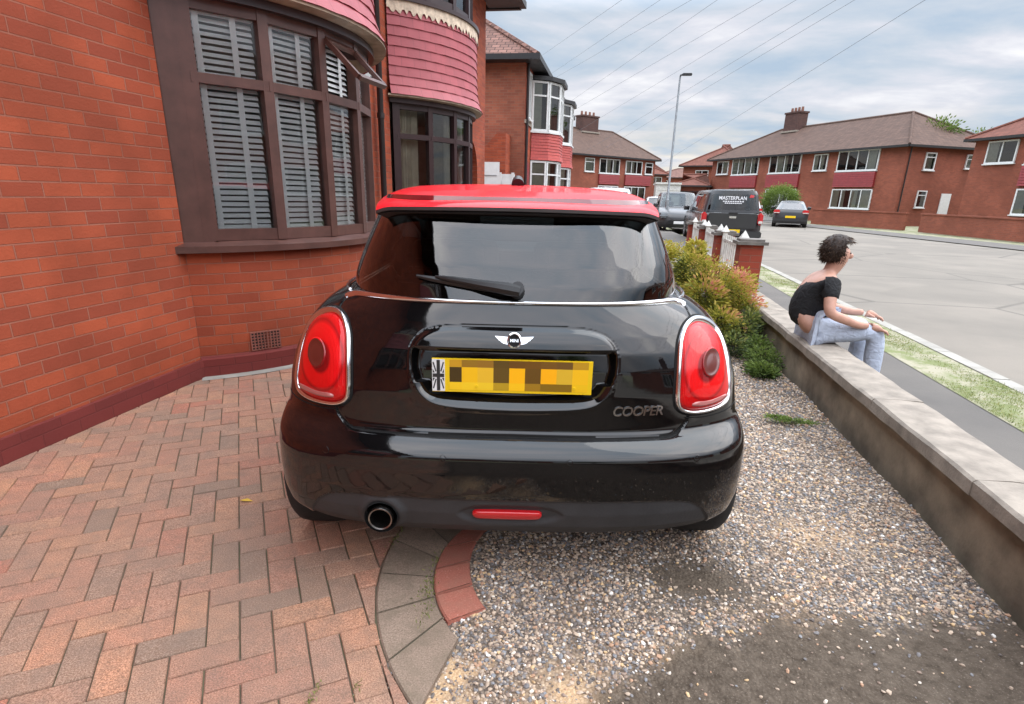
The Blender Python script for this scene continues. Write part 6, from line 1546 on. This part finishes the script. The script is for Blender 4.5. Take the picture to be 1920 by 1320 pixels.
rbox(-.70, .70, -.03, .03, .56, 1.0, 'tailgate', 'paint_dark', pk, .02); rbox(-.86, -.30, -.16, .04, .36, .50, 'step_bumper', 'paint_dark', pk, .03); rbox(.30, .86, -.16, .04, .30, .50, 'step_bumper', 'paint_dark', pk, .03); rbox(-.29, .29, -.10, .04, .38, .44, 'step_bumper', 'black_plastic', pk, .02)
rbox(-.10, .10, -.045, -.028, .86, .92, 'tailgate_badge', 'chrome', pk, .008); rbox(-.13, .13, -.042, -.026, .975, 1.02, 'tailgate_handle', 'black_plastic', pk, .01)
M['decal'] = plain('white_window_lettering', (.70, .70, .72), .5, var=.02)
def canopy_pt(x, z, o):          # the canopy's rear glass leans forward slightly
    return Vector((x, .115+(z-1.02)*.165+.05*(abs(x)/.8)**3-o, z))
letters('MASTERPLAN', .145, M['decal'], pk, 'window_lettering', lambda x, y, z: canopy_pt(x*.92-.03, 1.43+y, .012+z), extr=.002)
for k, (w_, z) in enumerate(((.62, 1.325), (.50, 1.275))):
    b = MB(); n = 9
    for i in range(n):
        a, c = -w_/2+w_*i/n, -w_/2+w_*(i+.72)/n; b.face([canopy_pt(a, z, .014), canopy_pt(c, z, .014), canopy_pt(c, z+.028, .014), canopy_pt(a, z+.028, .014)])
    b.build('small_print', M['decal'], pk)
b = MB(); b.face([canopy_pt(.44, 1.46, .014), canopy_pt(.56, 1.46, .014), canopy_pt(.58, 1.52, .014), canopy_pt(.47, 1.54, .014)]); b.build('red_sticker', M['reflector'], pk)
vehicle('parked_suv', 'grey sport utility vehicle parked ahead of the black pickup, facing us', (2.62, 30.2, GZ), math.pi, 1.80, 4.3, 1.66, 1.02, 'paint_grey', (.92, .82, .76), .22, 3.15, .4, 2.4, wheel_r=.34)
vehicle('parked_car', 'white hatchback facing us beyond the lamp post', (2.35, 38.4, GZ), math.pi, 1.72, 4.0, 1.45, .92, 'paint_white', (.90, .78, .72), .32, 3.0, .45, 2.2)
vehicle('parked_suv', 'white high roofed car on the neighbouring drive, only its roof showing over the red roof', (-.30, 20.3, -.02), rad(3), 1.74, 4.2, 1.66, 1.00, 'paint_white', (.92, .82, .76), .2, 3.1, .4, 2.4, wheel_r=.33)
vehicle('parked_saloon', 'dark saloon with a yellow rear plate parked across the road', (9.35, 35.0, GZ), rad(-14), 1.80, 4.6, 1.42, .94, 'paint_dark', (.88, .70, .62), .85, 3.2, 1.0, 2.4, lampw=.32)
vehicle('parked_car', 'pinkish grey hatchback half hidden between the pickup and the dark saloon', (7.5, 37.2, GZ), rad(-8), 1.70, 3.9, 1.44, .93, 'paint_silver', (.90, .76, .70), .35, 2.9, .5, 2.1)

# ================================================================ person sitting on the coping at the right
def skinned(name, pts, edges, mt_, parent, sub=2, root=0):
    me = bpy.data.meshes.new(name); me.from_pydata([p[:3] for p in pts], edges, []); o = bpy.data.objects.new(name, me); COL.objects.link(o)
    sk = o.modifiers.new('skin', 'SKIN'); o.modifiers.new('sub', 'SUBSURF').levels = sub
    for i, p in enumerate(pts):
        r = p[3] if isinstance(p[3], tuple) else (p[3], p[3]); me.skin_vertices[0].data[i].radius = r; me.skin_vertices[0].data[i].use_root = (i == root)
    bpy.context.view_layer.update(); dg = bpy.context.evaluated_depsgraph_get(); nm = bpy.data.meshes.new_from_object(o.evaluated_get(dg)); bpy.data.objects.remove(o)
    nm.materials.clear(); nm.materials.append(mt_); nm.shade_smooth(); ob = bpy.data.objects.new(name, nm); COL.objects.link(ob); ob.parent = parent; return ob
M['skin'] = plain('skin', (.55, .30, .22), .5, var=.08, vscale=20); M['black_cloth'] = plain('black_cotton', (.010, .010, .012), .85); M['pale_denim'] = plain('pale_blue_denim', (.50, .56, .68), .85, var=.08, vscale=30); M['hair'] = plain('brown_hair', (.045, .025, .016), .6, var=.3, vscale=40); M['shoe'] = plain('white_trainer', (.6, .6, .6), .6)
pe = thing('person', 'person in a black top and pale blue trousers sitting on the stone coping', 'person', (1.445, 4.60, .352))
pe['category'] = 'person'
P = [(.02, 0, .105, (.130, .15)), (.00, 0, .20, (.105, .130)), (.035, 0, .33, (.112, .150)), (.085, 0, .44, (.090, .155)), (.115, 0, .505, .052), (.150, 0, .575, (.074, .064)), (.165, 0, .645, (.090, .073)), (.160, 0, .70, .06),
     (.10, .165, .45, .050), (.14, .235, .25, .040), (.38, .16, .20, .030), (.46, .13, .205, .026),
     (.09, -.165, .45, .050), (.08, -.25, .25, .041), (.30, -.20, .17, .031), (.385, -.17, .16, .026),
     (.10, .09, .09, .085), (.47, .10, .115, .062), (.44, .10, -.30, .042), (.47, .10, -.345, .035),
     (.10, -.09, .09, .085), (.47, -.12, .115, .062), (.50, -.12, -.30, .042), (.53, -.12, -.345, .035)]
E_ = [(0, 1), (1, 2), (2, 3), (3, 4), (4, 5), (5, 6), (6, 7), (3, 8), (8, 9), (9, 10), (10, 11), (3, 12), (12, 13), (13, 14), (14, 15), (0, 16), (16, 17), (17, 18), (18, 19), (0, 20), (20, 21), (21, 22), (22, 23)]
skinned('body', P, E_, M['skin'], pe)
def grow(idx, k, dr=.012):
    return [tuple(P[i][:3])+((tuple(x+dr for x in P[i][3]) if isinstance(P[i][3], tuple) else P[i][3]+dr),) for i in idx]
sh = grow([1, 2, 3], 0)+[(.10, .165, .45, .064), (.12, .205, .33, .056), (.09, -.165, .45, .064), (.086, -.21, .33, .058)]
sh[0] = (.0, 0, .075, (.142, .160))
skinned('black_top', sh, [(0, 1), (1, 2), (2, 3), (3, 4), (2, 5), (5, 6)], M['black_cloth'], pe)
tr = [(.02, 0, .095, (.148, .165))]+grow([16, 17], 0, .014)+[(.445, .10, -.25, .058)]+grow([20, 21], 0, .014)+[(.495, -.12, -.25, .058)]
skinned('trousers', tr, [(0, 1), (1, 2), (2, 3), (0, 4), (4, 5), (5, 6)], M['pale_denim'], pe)
def blob(name, c, r, mt_, parent, cut=None, seed=0, amp=.04, sub=4):
    bm = bmesh.new(); bmesh.ops.create_icosphere(bm, subdivisions=sub, radius=1.0); g = random.Random(seed)
    from mathutils import noise
    for v in bm.verts:
        n_ = 1+amp*noise.noise(v.co*4+Vector((seed, 0, 0))); v.co = Vector((v.co.x*r[0]*n_, v.co.y*r[1]*n_, v.co.z*r[2]*n_))
    if cut: bmesh.ops.delete(bm, geom=[v for v in bm.verts if cut(v.co)], context='VERTS')
    for v in bm.verts: v.co += Vector(c)
    me = bpy.data.meshes.new(name); bm.to_mesh(me); bm.free(); me.materials.append(mt_); me.shade_smooth(); o = bpy.data.objects.new(name, me); COL.objects.link(o); o.parent = parent; return o
blob('nose', (.236, 0, .628), (.020, .013, .020), M['skin'], pe, sub=2)
for s_ in (-1, 1): blob('ear', (.158, s_*.074, .628), (.018, .009, .030), M['skin'], pe, sub=2); blob('eye', (.220, s_*.030, .650), (.008, .010, .006), M['gap'], pe, sub=2)
blob('mouth', (.212, 0, .592), (.010, .022, .005), M['lens_clear'], pe, sub=2)
blob('hair', (.140, 0, .668), (.108, .089, .112), M['hair'], pe, cut=lambda c: c.x > .035 and c.z < .055 or c.z < -.088, seed=3, amp=.10)
gh = np.random.default_rng(4); n_ = 5200; d_ = gh.normal(size=(n_, 3)); d_ /= np.linalg.norm(d_, axis=1)[:, None]; d_ = d_[~((d_[:, 0] > .28) & (d_[:, 2] < .55)) & (d_[:, 2] > -.72)]
M['hair_strand'] = leafmat('hair_strands', [(0.0, (.02, .011, .008)), (.6, (.055, .030, .018)), (1.0, (.10, .06, .035))])
hp = np.array([.140, 0, .668])+d_*np.array([.106, .087, .110]); leaves('hair_strands', hp, .034, M['hair_strand'], pe, gh.random(len(hp)), up=-.9, aspect=.12, seed=9)
for k_ in ('black_cloth', 'pale_denim', 'skin'):
    t_ = M[k_].node_tree; b_ = t_.nodes['Principled BSDF']; o_ = N(t_, 'ShaderNodeTexCoord').outputs['Object']
    bump(t_, b_, NOISE(t_, o_, 16 if k_ != 'skin' else 60, 4, .6, 1.2), .9 if k_ != 'skin' else .25, .02 if k_ != 'skin' else .004)
for s, x, y in ((1, .47, .10), (-1, .53, -.12)):
    skinned('shoe', [(x-.02, y, -.36, (.045, .045)), (x+.08, y, -.375, (.042, .034)), (x+.16, y, -.385, (.036, .024))], [(0, 1), (1, 2)], M['shoe'], pe)
for (wx_, wy_, wz_, sd_) in ((.46, .13, .205, 1), (.385, -.17, .16, -1)):      # hands: palm and five fingers resting over the knees
    base = [(wx_, wy_, wz_, (.018, .026)), (wx_+.045, wy_, wz_-.008, (.016, .034)), (wx_+.075, wy_, wz_-.016, (.013, .036))]
    ed = [(0, 1), (1, 2)]
    for k, (oy, ln) in enumerate(((-.030, .055), (-.010, .066), (.010, .062), (.029, .048))):
        i0 = len(base); base += [(wx_+.085, wy_+oy, wz_-.020, .0095), (wx_+.085+ln*.55, wy_+oy*1.1, wz_-.032, .0088), (wx_+.085+ln*.8, wy_+oy*1.15, wz_-.056, .0075)]; ed += [(2, i0), (i0, i0+1), (i0+1, i0+2)]
    i0 = len(base); base += [(wx_+.03, wy_-sd_*.036, wz_-.012, .011), (wx_+.06, wy_-sd_*.055, wz_-.024, .0095)]; ed += [(0, i0), (i0, i0+1)]
    skinned('hand', base, ed, M['skin'], pe, 1)
# a yellow leaf on the blocks
lf = MB(); cx_, cy_ = cw(-1.19, 2.30); lf.face([(cx_-.03, cy_, .004), (cx_, cy_-.012, .010), (cx_+.035, cy_+.004, .005), (cx_+.003, cy_+.014, .011)]); M['leaf_yellow'] = plain('dead_yellow_leaf', (.65, .42, .05), .7)
tag(lf.build('fallen_leaf', M['leaf_yellow']), 'small yellow fallen leaf lying on the block paving', 'leaf')
